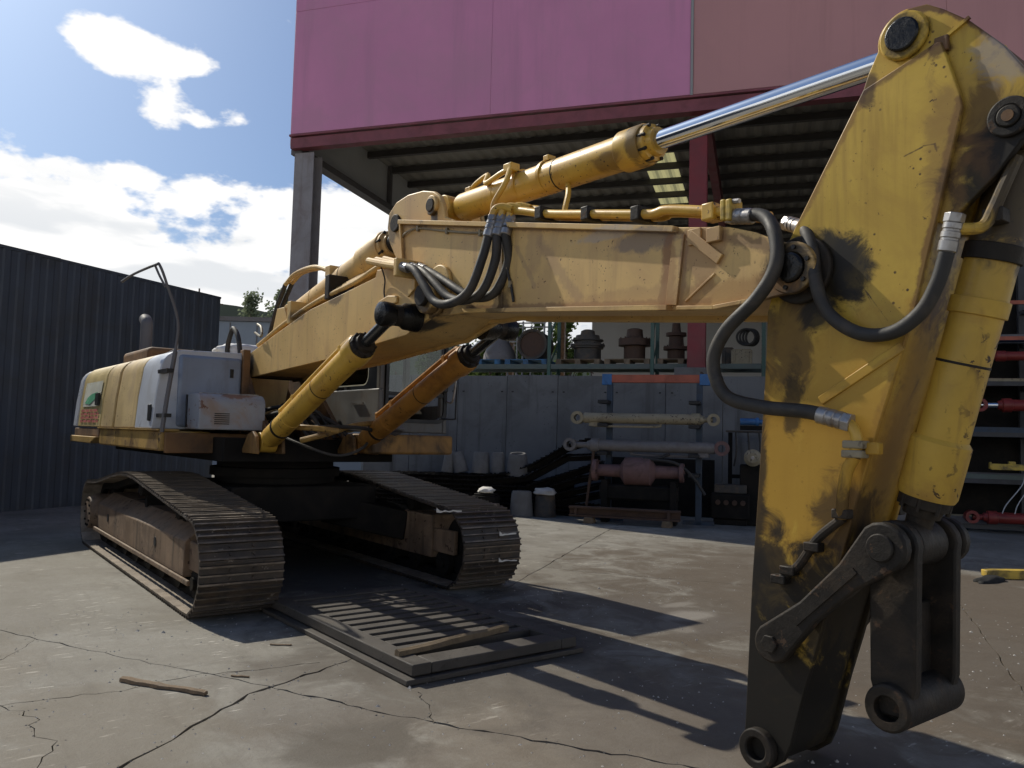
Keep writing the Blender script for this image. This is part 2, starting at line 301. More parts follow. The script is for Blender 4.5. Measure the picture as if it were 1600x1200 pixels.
def glass_mat():
    m = bpy.data.materials.new('cab_glass'); m.use_nodes = True; g = N(m.node_tree); g.n.clear()
    out = g.new('ShaderNodeOutputMaterial'); tr = g.new('ShaderNodeBsdfTransparent'); gl = g.new('ShaderNodeBsdfGlossy')
    gl.inputs['Roughness'].default_value = .04; tr.inputs[0].default_value = (.82, .86, .85, 1)
    mx = g.new('ShaderNodeMixShader'); fr = g.new('ShaderNodeFresnel'); fr.inputs[0].default_value = 1.45
    g.l.new(fr.outputs[0], mx.inputs[0]); g.l.new(tr.outputs[0], mx.inputs[1]); g.l.new(gl.outputs[0], mx.inputs[2]); g.l.new(mx.outputs[0], out.inputs[0])
    MATS['cab_glass'] = m
    m = bpy.data.materials.new('skylight'); m.use_nodes = True; g = N(m.node_tree); g.n.clear()
    out = g.new('ShaderNodeOutputMaterial'); t = g.new('ShaderNodeBsdfTranslucent'); t.inputs[0].default_value = (.30, .28, .14, 1); g.l.new(t.outputs[0], out.inputs[0])
    MATS['skylight'] = m
    for nm, c in (('leaf_poplar', (.085, .12, .035)), ('leaf_dark', (.055, .085, .03)), ('leaf_grey', (.20, .235, .15))):
        m = bpy.data.materials.new(nm); m.use_nodes = True; g = N(m.node_tree); g.n.clear()
        out = g.new('ShaderNodeOutputMaterial'); d = g.new('ShaderNodeBsdfDiffuse'); t = g.new('ShaderNodeBsdfTranslucent'); mx = g.new('ShaderNodeMixShader')
        mx.inputs[0].default_value = .38
        pos = g.new('ShaderNodeNewGeometry').outputs['Position']
        cc = g.mix(g.noise(pos, .9, 3), tuple(x * .6 for x in c), tuple(x * 1.5 for x in c))
        g.l.new(cc, d.inputs[0]); g.l.new(cc, t.inputs[0]); g.l.new(d.outputs[0], mx.inputs[1]); g.l.new(t.outputs[0], mx.inputs[2]); g.l.new(mx.outputs[0], out.inputs[0])
        MATS[nm] = m


glass_mat()


def ground_mat():
    m = bpy.data.materials.new('yard_concrete'); m.use_nodes = True; g = N(m.node_tree); g.n.clear()
    out = g.new('ShaderNodeOutputMaterial'); b = g.new('ShaderNodeBsdfPrincipled'); g.l.new(b.outputs[0], out.inputs[0])
    pos = g.new('ShaderNodeNewGeometry').outputs['Position']
    oi = g.new('ShaderNodeObjectInfo').outputs['Random']
    big = g.noise(pos, .55, 6, .6, .6); mid = g.noise(pos, 2.3, 8, .66, .8); fine = g.noise(pos, 28, 6, .7)
    c = g.mix(g.ramp(big, .3, .7), (.185, .170, .138), (.305, .294, .258))
    c = g.mix(g.math('MULTIPLY', oi, .22), c, (.20, .185, .16))
    c = g.mix(g.ramp(mid, .42, .70, 0, .75), c, (.118, .106, .084))
    # worn smeared tyre and track marks along the yard
    sm = g.noise(g.scalev(pos, (.8, 5.5, 1)), 1.5, 6, .6, .5)
    c = g.mix(g.ramp(sm, .52, .72, 0, .45), c, (.155, .143, .122))
    c = g.mix(g.ramp(fine, .35, .75, 0, .5), c, (.20, .18, .155))
    # pale scuffs left by the grousers and loose chips
    sc = g.noise(g.scalev(pos, (26, 4.5, 1)), 1., 3, .6, .1); msk = g.noise(pos, 1.15, 3, .5)
    c = g.mix(g.math('MULTIPLY', g.ramp(sc, .61, .66), g.ramp(msk, .50, .58, 0, .8)), c, (.50, .47, .41))
    vo = g.new('ShaderNodeTexVoronoi'); g.l.new(pos, vo.inputs['Vector']); vo.inputs['Scale'].default_value = 26.
    c = g.mix(g.math('MULTIPLY', g.ramp(vo.outputs['Distance'], .06, .12, 1, 0), g.ramp(g.noise(pos, 2.1, 4, .6), .56, .64, 0, .8)), c, (.52, .49, .43))
    vd = g.new('ShaderNodeTexVoronoi'); g.l.new(pos, vd.inputs['Vector']); vd.inputs['Scale'].default_value = 9.
    c = g.mix(g.math('MULTIPLY', g.ramp(vd.outputs['Distance'], .05, .10, 1, 0), g.ramp(g.noise(pos, 1.3, 4, .6), .54, .6, 0, .8)), c, (.07, .06, .05))
    spn = g.noise(pos, 1.6, 8, .66, .7); rg = g.ramp(mid, .3, .7, .93, .72)
    for ctr, rad, col, amt in (((6.3, 4.6, 0), (5.2, 4.6, 2), (.085, .066, .048), .85), ((4.0, 5.6, 0), (3.6, 2.6, 2), (.11, .088, .065), .7), ((6.2, -.2, 0), (2.0, 1.8, 2), (.145, .112, .08), .6), ((3.4, .1, 0), (1.9, 1.3, 2), (.06, .052, .044), .85), ((4.9, -.3, 0), (.9, 1.5, 2), (.10, .09, .075), .55),  # first, widest patch: oily dirt, darkened further for lens falloff
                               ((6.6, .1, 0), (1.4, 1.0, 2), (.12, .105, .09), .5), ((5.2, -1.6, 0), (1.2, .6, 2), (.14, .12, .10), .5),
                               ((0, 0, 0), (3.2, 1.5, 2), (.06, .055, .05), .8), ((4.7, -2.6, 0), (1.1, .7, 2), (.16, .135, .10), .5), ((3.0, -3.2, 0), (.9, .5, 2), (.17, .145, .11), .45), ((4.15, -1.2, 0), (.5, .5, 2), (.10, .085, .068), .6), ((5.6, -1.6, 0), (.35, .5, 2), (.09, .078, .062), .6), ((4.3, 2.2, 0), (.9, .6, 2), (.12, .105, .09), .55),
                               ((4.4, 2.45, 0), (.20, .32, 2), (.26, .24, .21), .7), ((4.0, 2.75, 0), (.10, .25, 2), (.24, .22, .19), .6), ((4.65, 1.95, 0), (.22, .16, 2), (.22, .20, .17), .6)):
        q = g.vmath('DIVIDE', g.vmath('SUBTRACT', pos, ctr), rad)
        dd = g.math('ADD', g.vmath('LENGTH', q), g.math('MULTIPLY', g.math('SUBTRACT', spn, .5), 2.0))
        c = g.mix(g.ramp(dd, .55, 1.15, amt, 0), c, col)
    sp2 = g.noise(pos, 130, 3, .7); c = g.mix(g.ramp(sp2, .56, .72, 0, .55), c, (.07, .058, .045)); c = g.mix(g.ramp(sp2, .26, .40, .3, 0), c, (.40, .36, .30))
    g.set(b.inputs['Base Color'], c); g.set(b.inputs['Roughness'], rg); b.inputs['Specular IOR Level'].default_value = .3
    bn = g.new('ShaderNodeBump'); bn.inputs['Strength'].default_value = .5; bn.inputs['Distance'].default_value = .012
    hsum = g.math('ADD', g.math('MULTIPLY', g.noise(pos, 55, 5, .7), .5), g.noise(pos, 7, 6, .6))
    g.l.new(hsum, bn.inputs['Height']); g.l.new(bn.outputs[0], b.inputs['Normal'])
    MATS['yard_concrete'] = m
    mat('joint_dirt', (.035, .031, .027), .95, var=.4, vscale=9, dirt=((.09, .078, .06), .5, 6), bump=(50, .6))


ground_mat()


# ------------------------------------------------------------------ mesh helpers
class MB:
    def __init__(s): s.v = []; s.f = []
    def add(s, vs, fs):
        b = len(s.v); s.v += [Vector(x) for x in vs]; s.f += [tuple(i + b for i in f) for f in fs]; return s
    def box(s, a, b, T=None):
        x0, y0, z0 = a; x1, y1, z1 = b
        vs = [(x0, y0, z0), (x1, y0, z0), (x1, y1, z0), (x0, y1, z0), (x0, y0, z1), (x1, y0, z1), (x1, y1, z1), (x0, y1, z1)]
        if T: vs = [T(*q) for q in vs]
        return s.add(vs, [(0, 3, 2, 1), (4, 5, 6, 7), (0, 1, 5, 4), (1, 2, 6, 5), (2, 3, 7, 6), (3, 0, 4, 7)])
    def beam(s, p0, p1, w, hh, up=(0, 0, 1)):
        p0, p1 = Vector(p0), Vector(p1); d = (p1 - p0).normalized(); up = Vector(up)
        if abs(d.dot(up)) > .99: up = Vector((1, 0, 0))
        a = d.cross(up).normalized() * w / 2; b = a.cross(d).normalized() * hh / 2
        vs = [p0 - a - b, p0 + a - b, p0 + a + b, p0 - a + b, p1 - a - b, p1 + a - b, p1 + a + b, p1 - a + b]
        return s.add(vs, [(0, 1, 2, 3), (7, 6, 5, 4), (1, 0, 4, 5), (2, 1, 5, 6), (3, 2, 6, 7), (0, 3, 7, 4)])
    def prism(s, prof, y0, y1, T=lambda a, y, z: Vector((a, y, z))):
        """profile in (x,z), extruded along y"""
        n = len(prof); ar = sum(prof[i][0] * prof[(i + 1) % n][1] - prof[(i + 1) % n][0] * prof[i][1] for i in range(n))
        if ar < 0: prof = prof[::-1]
        vs = [T(x, y0, z) for x, z in prof] + [T(x, y1, z) for x, z in prof]
        fs = [tuple(range(n)), tuple(range(2 * n - 1, n - 1, -1))] + [(i, i + n, (i + 1) % n + n, (i + 1) % n) for i in range(n)]
        return s.add(vs, fs)
    def cyl(s, p0, p1, r0, r1=None, seg=24, cap=True):
        p0, p1 = Vector(p0), Vector(p1); r1 = r0 if r1 is None else r1
        return s.rev(p0, p1, [(0, r0), ((p1 - p0).length, r1)], seg, cap)
    def rev(s, p0, p1, prof, seg=24, cap=True):
        """lathe along p0->p1, prof = [(distance, radius)]"""
        p0, p1 = Vector(p0), Vector(p1); d = (p1 - p0).normalized()
        up = Vector((0, 0, 1)) if abs(d.z) < .95 else Vector((1, 0, 0))
        a = d.cross(up).normalized(); b = d.cross(a)
        base = len(s.v)
        for t, r in prof:
            for k in range(seg):
                an = 2 * math.pi * k / seg; s.v.append(p0 + d * t + (a * math.cos(an) + b * math.sin(an)) * r)
        for i in range(len(prof) - 1):
            for k in range(seg):
                k2 = (k + 1) % seg
                s.f.append((base + i * seg + k, base + (i + 1) * seg + k, base + (i + 1) * seg + k2, base + i * seg + k2))
        if cap:
            s.f.append(tuple(base + k for k in range(seg)))
            s.f.append(tuple(base + (len(prof) - 1) * seg + k for k in range(seg - 1, -1, -1)))
        return s
    def ring(s, p0, p1, ro, ri, seg=28):
        p0, p1 = Vector(p0), Vector(p1); L = (p1 - p0).length
        return s.rev(p0, p1, [(0, ri), (0, ro), (L, ro), (L, ri), (0, ri)], seg, False)
    def tube(s, pts, r, seg=10, smooth=8, cap=True):
        pts = [Vector(p) for p in pts]
        P = []
        if smooth and len(pts) > 2:
            for i in range(len(pts) - 1):
                p0 = pts[i - 1] if i else pts[i] * 2 - pts[i + 1]; p1, p2 = pts[i], pts[i + 1]
                p3 = pts[i + 2] if i + 2 < len(pts) else p2 * 2 - p1
                for k in range(smooth):
                    t = k / smooth
                    P.append(.5 * ((2 * p1) + (-p0 + p2) * t + (2 * p0 - 5 * p1 + 4 * p2 - p3) * t * t + (-p0 + 3 * p1 - 3 * p2 + p3) * t ** 3))
            P.append(pts[-1])
        else: P = pts
        base = len(s.v); a = None
        for i, q in enumerate(P):
            d = (P[min(i + 1, len(P) - 1)] - P[max(i - 1, 0)]).normalized()
            if a is None:
                a = d.cross(Vector((0, 0, 1)))
                if a.length < .1: a = d.cross(Vector((1, 0, 0)))
            a = (a - d * a.dot(d)).normalized(); b = d.cross(a)
            rr = r(i / (len(P) - 1)) if callable(r) else r
            for k in range(seg):
                an = 2 * math.pi * k / seg; s.v.append(q + (a * math.cos(an) + b * math.sin(an)) * rr)
        for i in range(len(P) - 1):
            for k in range(seg):
                k2 = (k + 1) % seg
                s.f.append((base + i * seg + k, base + i * seg + k2, base + (i + 1) * seg + k2, base + (i + 1) * seg + k))
        if cap:
            s.f.append(tuple(base + k for k in range(seg - 1, -1, -1))); s.f.append(tuple(base + (len(P) - 1) * seg + k for k in range(seg)))
        return s
    def mesh(s, name, m, smooth=35, org=Vector((0, 0, 0))):
        me = bpy.data.meshes.new(name); me.from_pydata([tuple(v - org) for v in s.v], [], s.f)
        bm = bmesh.new(); bm.from_mesh(me); bmesh.ops.recalc_face_normals(bm, faces=bm.faces); bm.to_mesh(me); bm.free()
        if m: me.materials.append(MATS[m])
        if smooth:
            me.polygons.foreach_set('use_smooth', [True] * len(me.polygons)); me.set_sharp_from_angle(angle=R(smooth))
        me.update(); return me
    def build(s, name, m, parent=None, bevel=0., seg=2, smooth=35, org=None):
        """vertices are given in the parent's space (or world space when org is given for a top-level mesh)"""
        org = Vector(org) if org is not None else Vector((0, 0, 0))
        o = bpy.data.objects.new(name, s.mesh(name, m, smooth, org)); COL.objects.link(o)
        if parent is not None: o.parent = parent
        else: o.location = org
        if bevel:
            md = o.modifiers.new('Bevel', 'BEVEL'); md.width = bevel; md.segments = seg; md.limit_method = 'ANGLE'; md.angle_limit = R(38)
        return o


def tag(o, label=None, cat=None, group=None, kind=None):
    if label: o['label'] = label
    if cat: o['category'] = cat
    if group: o['group'] = group
    if kind: o['kind'] = kind
    return o


def empty(name, loc, label=None, cat=None, group=None, rz=0.):
    o = bpy.data.objects.new(name, None); COL.objects.link(o); o.location = loc; o.rotation_euler = (0, 0, rz)
    o.empty_display_size = .2
    return tag(o, label, cat, group)


def inset(prof, d):
    n = len(prof); ar = sum(prof[i][0] * prof[(i + 1) % n][1] - prof[(i + 1) % n][0] * prof[i][1] for i in range(n))
    P = [Vector((x, z)) for x, z in prof]; sgn = 1 if ar > 0 else -1; out = []
    for i in range(n):
        e1 = (P[i] - P[i - 1]).normalized(); e2 = (P[(i + 1) % n] - P[i]).normalized()
        n1 = Vector((-e1.y, e1.x)) * sgn; n2 = Vector((-e2.y, e2.x)) * sgn
        b = n1 + n2; b = b.normalized() if b.length > 1e-6 else n1
        out.append(tuple(P[i] + b * d / max(.45, b.dot(n1))))
    return out


def arc(cx, cz, r, a0, a1, n=8):
    return [(cx + r * math.cos(R(a0 + (a1 - a0) * i / n)), cz + r * math.sin(R(a0 + (a1 - a0) * i / n))) for i in range(n + 1)]


# ------------------------------------------------------------------ ground with joints and cracks
def build_ground():
    def wob(pts, step, jit, wmin, wmax, seed):
        rnd = random.Random(seed); P = [Vector(p) for p in pts]; line = []
        for a, b in zip(P, P[1:]):
            n = max(1, int((b - a).length / step)); pr = (b - a).normalized(); pr = Vector((-pr.y, pr.x))
            for i in range(n):
                q = a.lerp(b, i / n); amp = jit if (i or line) else 0
                line.append(q + pr * rnd.uniform(-amp, amp))
        line.append(P[-1])
        Lh, Rh = [], []
        for i, q in enumerate(line):
            d = (line[min(i + 1, len(line) - 1)] - line[max(i - 1, 0)]).normalized(); pr = Vector((-d.y, d.x)); w = rnd.uniform(wmin, wmax) * .40
            Lh.append(q + pr * w * rnd.uniform(.6, 1.4)); Rh.append(q - pr * w * rnd.uniform(.6, 1.4))
        return Rh + Lh[::-1]
    far = 170
    bands = [
        # long joints
        wob([(5.24 + 3.5, -2.645 - 5.6), (5.24, -2.645), (4.486, -1.77), (4.134, -.95)], .09, .016, .012, .038, 1),
        wob([(4.134, -.95), (2.58, 1.53), (-.89, 6.34), (-9.5, 18.5)], .16, .012, .010, .022, 2),
        wob([(-30, -19.5), (-6, -6.9), (1.909, -2.901), (3.571, -2.063), (4.388, -1.611)], .12, .016, .006, .018, 3),
        wob([(4.388, -1.611), (5.06, -1.304), (5.536, -1.055), (6.54, -.427), (8.3, .6)], .07, .02, .008, .034, 4),
        wob([(8.3, .6), (14, 3.6), (30, 12)], .3, .02, .01, .02, 5),
        wob([(-2.5, 18.2), (5.229, 5.913), (7.174, 2.649), (8.3, .6)], .14, .012, .007, .014, 6),
        wob([(1.5, 3.0), (1.953, 3.166), (2.955, 3.806), (3.724, 4.364), (5.7, 5.2)], .12, .02, .006, .014, 7),
        # wandering cracks
        wob([(3.893, -3.6), (3.92, -3.045), (3.984, -2.406), (3.898, -1.958), (4.02, -1.478), (4.056, -1.118)], .07, .025, .006, .022, 8),
        wob([(3.913, -3.05), (4.239, -2.902), (4.5, -2.94), (4.695, -2.86), (5.035, -2.959), (5.4, -2.9)], .06, .03, .004, .013, 9),
        wob([(3.042, -3.1), (2.7, -2.86), (2.33, -2.70)], .07, .015, .003, .008, 10),
        wob([(5.53, -1.06), (5.3, -.95), (5.0, -.86)], .05, .02, .004, .012, 11),
    ]
    verts, edges, faces = [], [], []
    def addpoly(P):
        b = len(verts); verts.extend([Vector((p[0], p[1])) for p in P]); faces.append(list(range(b, b + len(P))))
    addpoly([(-far, -far), (far, -far), (far, far), (-far, far)])
    for bd in bands: addpoly(bd)
    ov, oe, of, _, _, ofo = delaunay_2d_cdt(verts, edges, faces, 1, 1e-5)
    slab = [i for i, o in enumerate(ofo) if not any(k > 0 for k in o)]
    ed = {}
    for i in slab:
        f = of[i]
        for a, b in zip(f, f[1:] + f[:1]): ed.setdefault((min(a, b), max(a, b)), []).append(i)
    nb = {i: [] for i in slab}
    for e, L in ed.items():
        if len(L) == 2: nb[L[0]].append(L[1]); nb[L[1]].append(L[0])
    seen, comps = set(), []
    for i in slab:
        if i in seen: continue
        st, c = [i], []; seen.add(i)
        while st:
            k = st.pop(); c.append(k)
            for q in nb[k]:
                if q not in seen: seen.add(q); st.append(q)
        comps.append(c)
    comps.sort(key=len, reverse=True)
    gm = MB().add([(-far, -far, -.045), (far, -far, -.045), (far, far, -.045), (-far, far, -.045)], [(0, 1, 2, 3)])
    g = gm.build('ground', 'joint_dirt', smooth=0); tag(g, kind='structure', label='cracked brown grey concrete yard')
    for c in comps:
        ids = sorted({v for i in c for v in of[i]}); mp = {v: k for k, v in enumerate(ids)}
        vs = [(ov[v].x, ov[v].y, 0.) for v in ids]; fs = [tuple(mp[v] for v in of[i]) for i in c]
        cs_ = set(c); bot = {}
        for e, L in ed.items():
            if len(L) == 1 and L[0] in cs_:
                for v in e:
                    if v not in bot: bot[v] = len(vs); vs.append((ov[v].x, ov[v].y, -.05))
                fs.append((mp[e[0]], mp[e[1]], bot[e[1]], bot[e[0]]))
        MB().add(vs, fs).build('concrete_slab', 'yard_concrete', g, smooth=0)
    return g, bands


GROUND, CRACKS = build_ground()

# ------------------------------------------------------------------ excavator
exc = empty('excavator', EX, 'worn yellow tracked excavator with two piece boom and empty arm parked on the concrete yard', 'excavator')
v_ = lambda u, dv, z: UL(u, V0 + dv, z)          # boom frame -> excavator local


def wl(x, y, z): return Vector((x, y, z)) - EX     # world -> excavator local


# --- crawler tracks
def track_path():
    pts = []
    pts += [(2.17, 0.0), (-2.95, 0.0)]
    pts += [(-2.95 + .45 * math.cos(R(a)), .45 + .45 * math.sin(R(a))) for a in range(-100, -271, -10)][:-1]
    pts += [(-2.95, .90), (-2.4, .93), (-1.94, .985), (-1.4, 1.06), (-.9, 1.115), (-.5, 1.125), (-.15, 1.115), (.48, 1.05), (1.4, .955), (2.1, .885)]
    pts += [(2.15 + .44 * math.cos(R(a)), .44 + .44 * math.sin(R(a))) for a in range(80, -81, -10)]
    return [Vector((x, 0, z)) for x, z in pts]


def shoe_mesh():
    m = MB(); w = .365; L = .104
    # curved triple grouser plate: local x along travel, y across, z outwards
    prof = [(-L, -.012), (L + .012, -.018), (L + .012, -.004), (.085, .002), (.082, .030), (.066, .030), (.062, .004), (.010, .004), (.007, .026), (-.007, .026), (-.010, .004), (-.062, .004), (-.066, .030), (-.082, .030), (-.085, .004), (-L, .004)]
    m.prism([(x, z) for x, z in prof], -w, w)
    for bx_ in (-.035, .035):
        for by_ in (-.10, .10):
            m.cyl((bx_, by_, .002), (bx_, by_, .018), .014, seg=6)
    me = m.mesh('track_shoe', 'track_steel', smooth=30); me.materials.append(MATS['grouser_worn']); me.materials.append(MATS['sunlit_dusty_steel'])
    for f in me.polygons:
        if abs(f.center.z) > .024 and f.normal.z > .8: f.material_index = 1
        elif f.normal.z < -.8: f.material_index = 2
    return me


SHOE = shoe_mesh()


def build_track(yc, sgn):
    root = MB()
    # drive chain band carries the shoes
    P = track_path(); n = len(P)
    seglen = [(P[(i + 1) % n] - P[i]).length for i in range(n)]; tot = sum(seglen); cnt = round(tot / .212)
    def at(s):
        s %= tot; i = 0
        while s > seglen[i]: s -= seglen[i]; i += 1
        return P[i].lerp(P[(i + 1) % n], s / seglen[i])
    for off in (-.10, .10):
        pth = [at(tot * k / 90) for k in range(90)]
        ctr = Vector((-.4, 0, .45))
        vs, fs = [], []
        for k, q in enumerate(pth):
            d = (pth[(k + 1) % 90] - pth[k - 1]).normalized(); nrm = Vector((-d.z, 0, d.x))
            if nrm.dot(ctr - q) < 0: nrm = -nrm
            for dn in (.03, .13):
                for dy in (-.035, .035): vs.append(wl(q.x, yc + off + dy, q.z) + nrm * dn)
        for k in range(90):
            a = k * 4; b = ((k + 1) % 90) * 4
            fs += [(a, a + 1, b + 1, b), (a + 2, b + 2, b + 3, a + 3), (a, b, b + 2, a + 2), (a + 1, a + 3, b + 3, b + 1)]
        root.add(vs, fs)
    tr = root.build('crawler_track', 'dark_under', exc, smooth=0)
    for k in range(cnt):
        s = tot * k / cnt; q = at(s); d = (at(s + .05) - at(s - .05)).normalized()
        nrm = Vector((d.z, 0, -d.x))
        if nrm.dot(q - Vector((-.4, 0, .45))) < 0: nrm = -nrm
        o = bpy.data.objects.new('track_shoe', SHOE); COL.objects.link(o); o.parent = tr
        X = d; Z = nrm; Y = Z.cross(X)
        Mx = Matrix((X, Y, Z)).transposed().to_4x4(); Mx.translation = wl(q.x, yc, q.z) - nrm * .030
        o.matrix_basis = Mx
    # side frame with sloped shoulder
    yo, yi = yc + sgn * .27, yc - sgn * .25
    fr = MB()
    ysec = [(yo, .27), (yo, .60), (yo - sgn * .18, .74), (yi, .74), (yi, .27)]
    vs = [wl(x, y, z) for x in (-2.62, 1.72) for y, z in ysec]
    fr.add(vs, [(0, 1, 2, 3, 4), (9, 8, 7, 6, 5)] + [(i, i + 5, (i + 1) % 5 + 5, (i + 1) % 5) for i in range(5)])
    fr.box((1.6, yc - .22, .34), (2.14, yc - .16, .60), wl); fr.box((1.6, yc + .16, .34), (2.14, yc + .22, .60), wl)
    tf = fr.build('track_frame', 'track_frame_paint', exc, bevel=.012)
    MB().box((-2.62, yo - .02, .245), (2.05, yo + sgn * .05, .292), wl).build('guard_rail', 'track_frame_paint', tf, bevel=.008)
    for x in (.62, -1.9):
        MB().cyl(wl(x, yo - .05 * sgn, .47), wl(x, yo + sgn * .006, .47), .05, seg=16).build('inspection_hole', 'black_trim', tf)
    # running gear
    for i in range(8):
        x = -2.3 + i * .60
        MB().rev(wl(x, yc - .24, .235), wl(x, yc + .24, .235), [(0, .06), (.03, .06), (.03, .135), (.10, .135), (.11, .105), (.37, .105), (.38, .135), (.45, .135), (.45, .06), (.48, .06)], 20).build('track_roller', 'dark_under', exc)
    for x, z in ((-.55, .93), (1.1, .82)):
        MB().rev(wl(x, yc - .2, z), wl(x, yc + .2, z), [(0, .05), (.02, .085), (.12, .085), (.13, .07), (.27, .07), (.28, .085), (.38, .085), (.4, .05)], 20).build('carrier_roller', 'dark_under', exc)
        MB().box((x - .05, yc - .12, .70), (x + .05, yc + .12, z - .02), wl).build('roller_bracket', 'dark_under', exc)
    MB().rev(wl(2.15, yc - .13, .44), wl(2.15, yc + .13, .44), [(0, .10), (.01, .32), (.06, .32), (.065, .35), (.195, .35), (.2, .32), (.25, .32), (.26, .10)], 36).build('front_idler', 'dark_under', exc)
    sp = MB(); teeth = []
    for k in range(44):
        a = 2 * math.pi * k / 44; rr = .35 if k % 2 else .30
        teeth.append((-2.95 + rr * math.cos(a), .45 + rr * math.sin(a)))
    sp.prism(teeth, yc - .04, yc + .04, wl); so = sp.build('drive_sprocket', 'dark_under', exc)
    MB().rev(wl(-2.95, yc - sgn * .05, .45), wl(-2.95, yc + sgn * .34, .45), [(0, .25), (.30, .25), (.33, .23), (.39, .21)], 32).build('final_drive_cover', 'track_frame_paint', so, bevel=.006)
    for k in range(10):
        a = 2 * math.pi * k / 10
        c = Vector((-2.95 + .175 * math.cos(a), yc + sgn * .338, .45 + .175 * math.sin(a)))
        MB().cyl(c - EX, c - EX + Vector((0, sgn * .02, 0)), .017, seg=6).build('bolt', 'dark_under', so)


build_track(-1.202, -1)
build_track(1.445, 1)
# --- carbody
cb = MB()
cb.box((-1.15, -.75, .62), (.75, .99, 1.02), wl)
for sx in (-1, 1):
    for sy in (-1, 1):
        cb.beam(wl(-.3 + sx * .55, .12 + sy * .5, .74), wl(-.3 + sx * 1.25, .12 + sy * 1.25, .56), .55, .34)
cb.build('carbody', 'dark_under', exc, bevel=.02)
MB().rev(wl(-.3, .12, 1.0), wl(-.3, .12, 1.34), [(0, .72), (.10, .72), (.10, .78), (.20, .78), (.21, .70), (.34, .70)], 48).build('swing_bearing', 'dark_under', exc)

# --- revolving frame
rf = MB()
rf.box((-3.8, -1.05, 1.30), (1.15, 1.0, 1.56), UL)
fr_o = rf.build('revolving_frame', 'dark_under', exc, bevel=.01)
dk = MB(); dk.box((-2.2, -1.60, 1.40), (.74, -1.06, 1.615), UL)
do = dk.build('right_deck', 'deck_yellow', exc, bevel=.02)
MB().prism([(-4.06, 1.50), (-2.25, 1.50), (-2.60, 1.405), (-4.06, 1.405)], -1.64, -1.05, UL).build('bumper_flange', 'deck_yellow', exc, bevel=.012)
MB().box((-3.95, -1.60, 1.505), (-2.25, -1.1, 1.612), UL).build('counterweight_step', 'rust_plate', exc, bevel=.01)
MB().box((-2.25, -1.62, 1.617), (.76, -1.4, 1.634), UL).build('deck_lip', 'deck_yellow', exc)
MB().box((.75, -1.55, 1.38), (.80, -.45, 1.60), UL).build('front_skirt', 'rust_plate', exc, bevel=.01)
MB().box((-.1, .42, 1.41), (1.72, 1.50, 1.635), UL).build('cab_deck', 'dirty_deck', exc, bevel=.03)
MB().box((-3.5, .95, 1.40), (-.1, 1.56, 1.62), UL).build('left_deck', 'deck_yellow', exc, bevel=.02)


# --- body panels on the right side: each a rounded shell
def panel(name, m, u0, u1, vout=-1.61, ztop=2.52, rad=.24, lean=.06, vin=-.62, sink=0., parent=exc):
    vo = vout + sink; zt = ztop - sink
    prof = [(vo, 1.636), (vo + lean * .4, 2.0)] + [(vo + lean + rad - rad * math.cos(R(a)), zt - rad + rad * math.sin(R(a))) for a in range(0, 91, 15)] + [(vin, zt + .02), (vin, 1.636)]
    n = len(prof); vs = [UL(u, v, z) for u in (u0, u1) for v, z in prof]
    return MB().add(vs, [tuple(range(n)), tuple(range(2 * n - 1, n - 1, -1))] + [(i, i + n, (i + 1) % n + n, (i + 1) % n) for i in range(n)]).build(name, m, parent, bevel=.012)


panel('panel_backing', 'black_trim', -3.96, -.1, sink=.05)
panel('counterweight_edge', 'body_white', -4.10, -3.86, sink=.01)
pd = panel('side_door', 'sticker_yellow', -3.68, -2.18)
pd['label'] = 'yellow engine door with faded stickers'
panel('side_door', 'body_yellow', -2.12, -1.44)
panel('side_door', 'body_yellow', -1.32, -.30)
# stickers on the rear door
def decal(name, m, u0, u1, z0, z1, parent, off=-.006):
    vs = []
    for (u, z) in ((u0, z0), (u1, z0), (u1, z1), (u0, z1)):
        lean = .024 * (z - 1.636) / .364 if z < 2.0 else .024 + .036 * (z - 2.0) / .28
        vs.append(UL(u, -1.61 + lean + off, z))
    return MB().add(vs, [(0, 1, 2, 3)]).build(name, m, parent, smooth=0)
decal('pale_sticker', 'pale_sticker', -3.45, -2.32, 2.02, 2.27, pd, -.010)
decal('pale_sticker', 'pale_sticker', -3.45, -2.32, 1.92, 2.02, pd, -.010)
lf = MB()
def dp(u, z, off=-.016):
    lean = .024 * (z - 1.636) / .364 if z < 2.0 else .024 + .036 * (z - 2.0) / .28
    return UL(u, -1.61 + lean + off, z)
lf.add([dp(-3.3, 1.97), dp(-2.95, 1.95), dp(-2.6, 2.03), dp(-2.5, 2.12), dp(-2.9, 2.10), dp(-3.15, 2.05)], [(0, 1, 2, 3, 4, 5)]).build('leaf_emblem', 'green_sticker', pd, smooth=0)
for zr in (1.88, 1.83, 1.78, 1.73):
    w0 = random.Random(int(zr * 100))
    u = -3.5
    while u < -2.35:
        L_ = w0.uniform(.12, .28); decal('red_lettering', 'red_sticker', u, min(u + L_, -2.3), zr - .035, zr, pd, -.010); u += L_ + .06
MB().box((-2.50, -1.625, 1.93), (-2.32, -1.59, 2.10), UL).build('door_latch', 'black_trim', pd, bevel=.006)
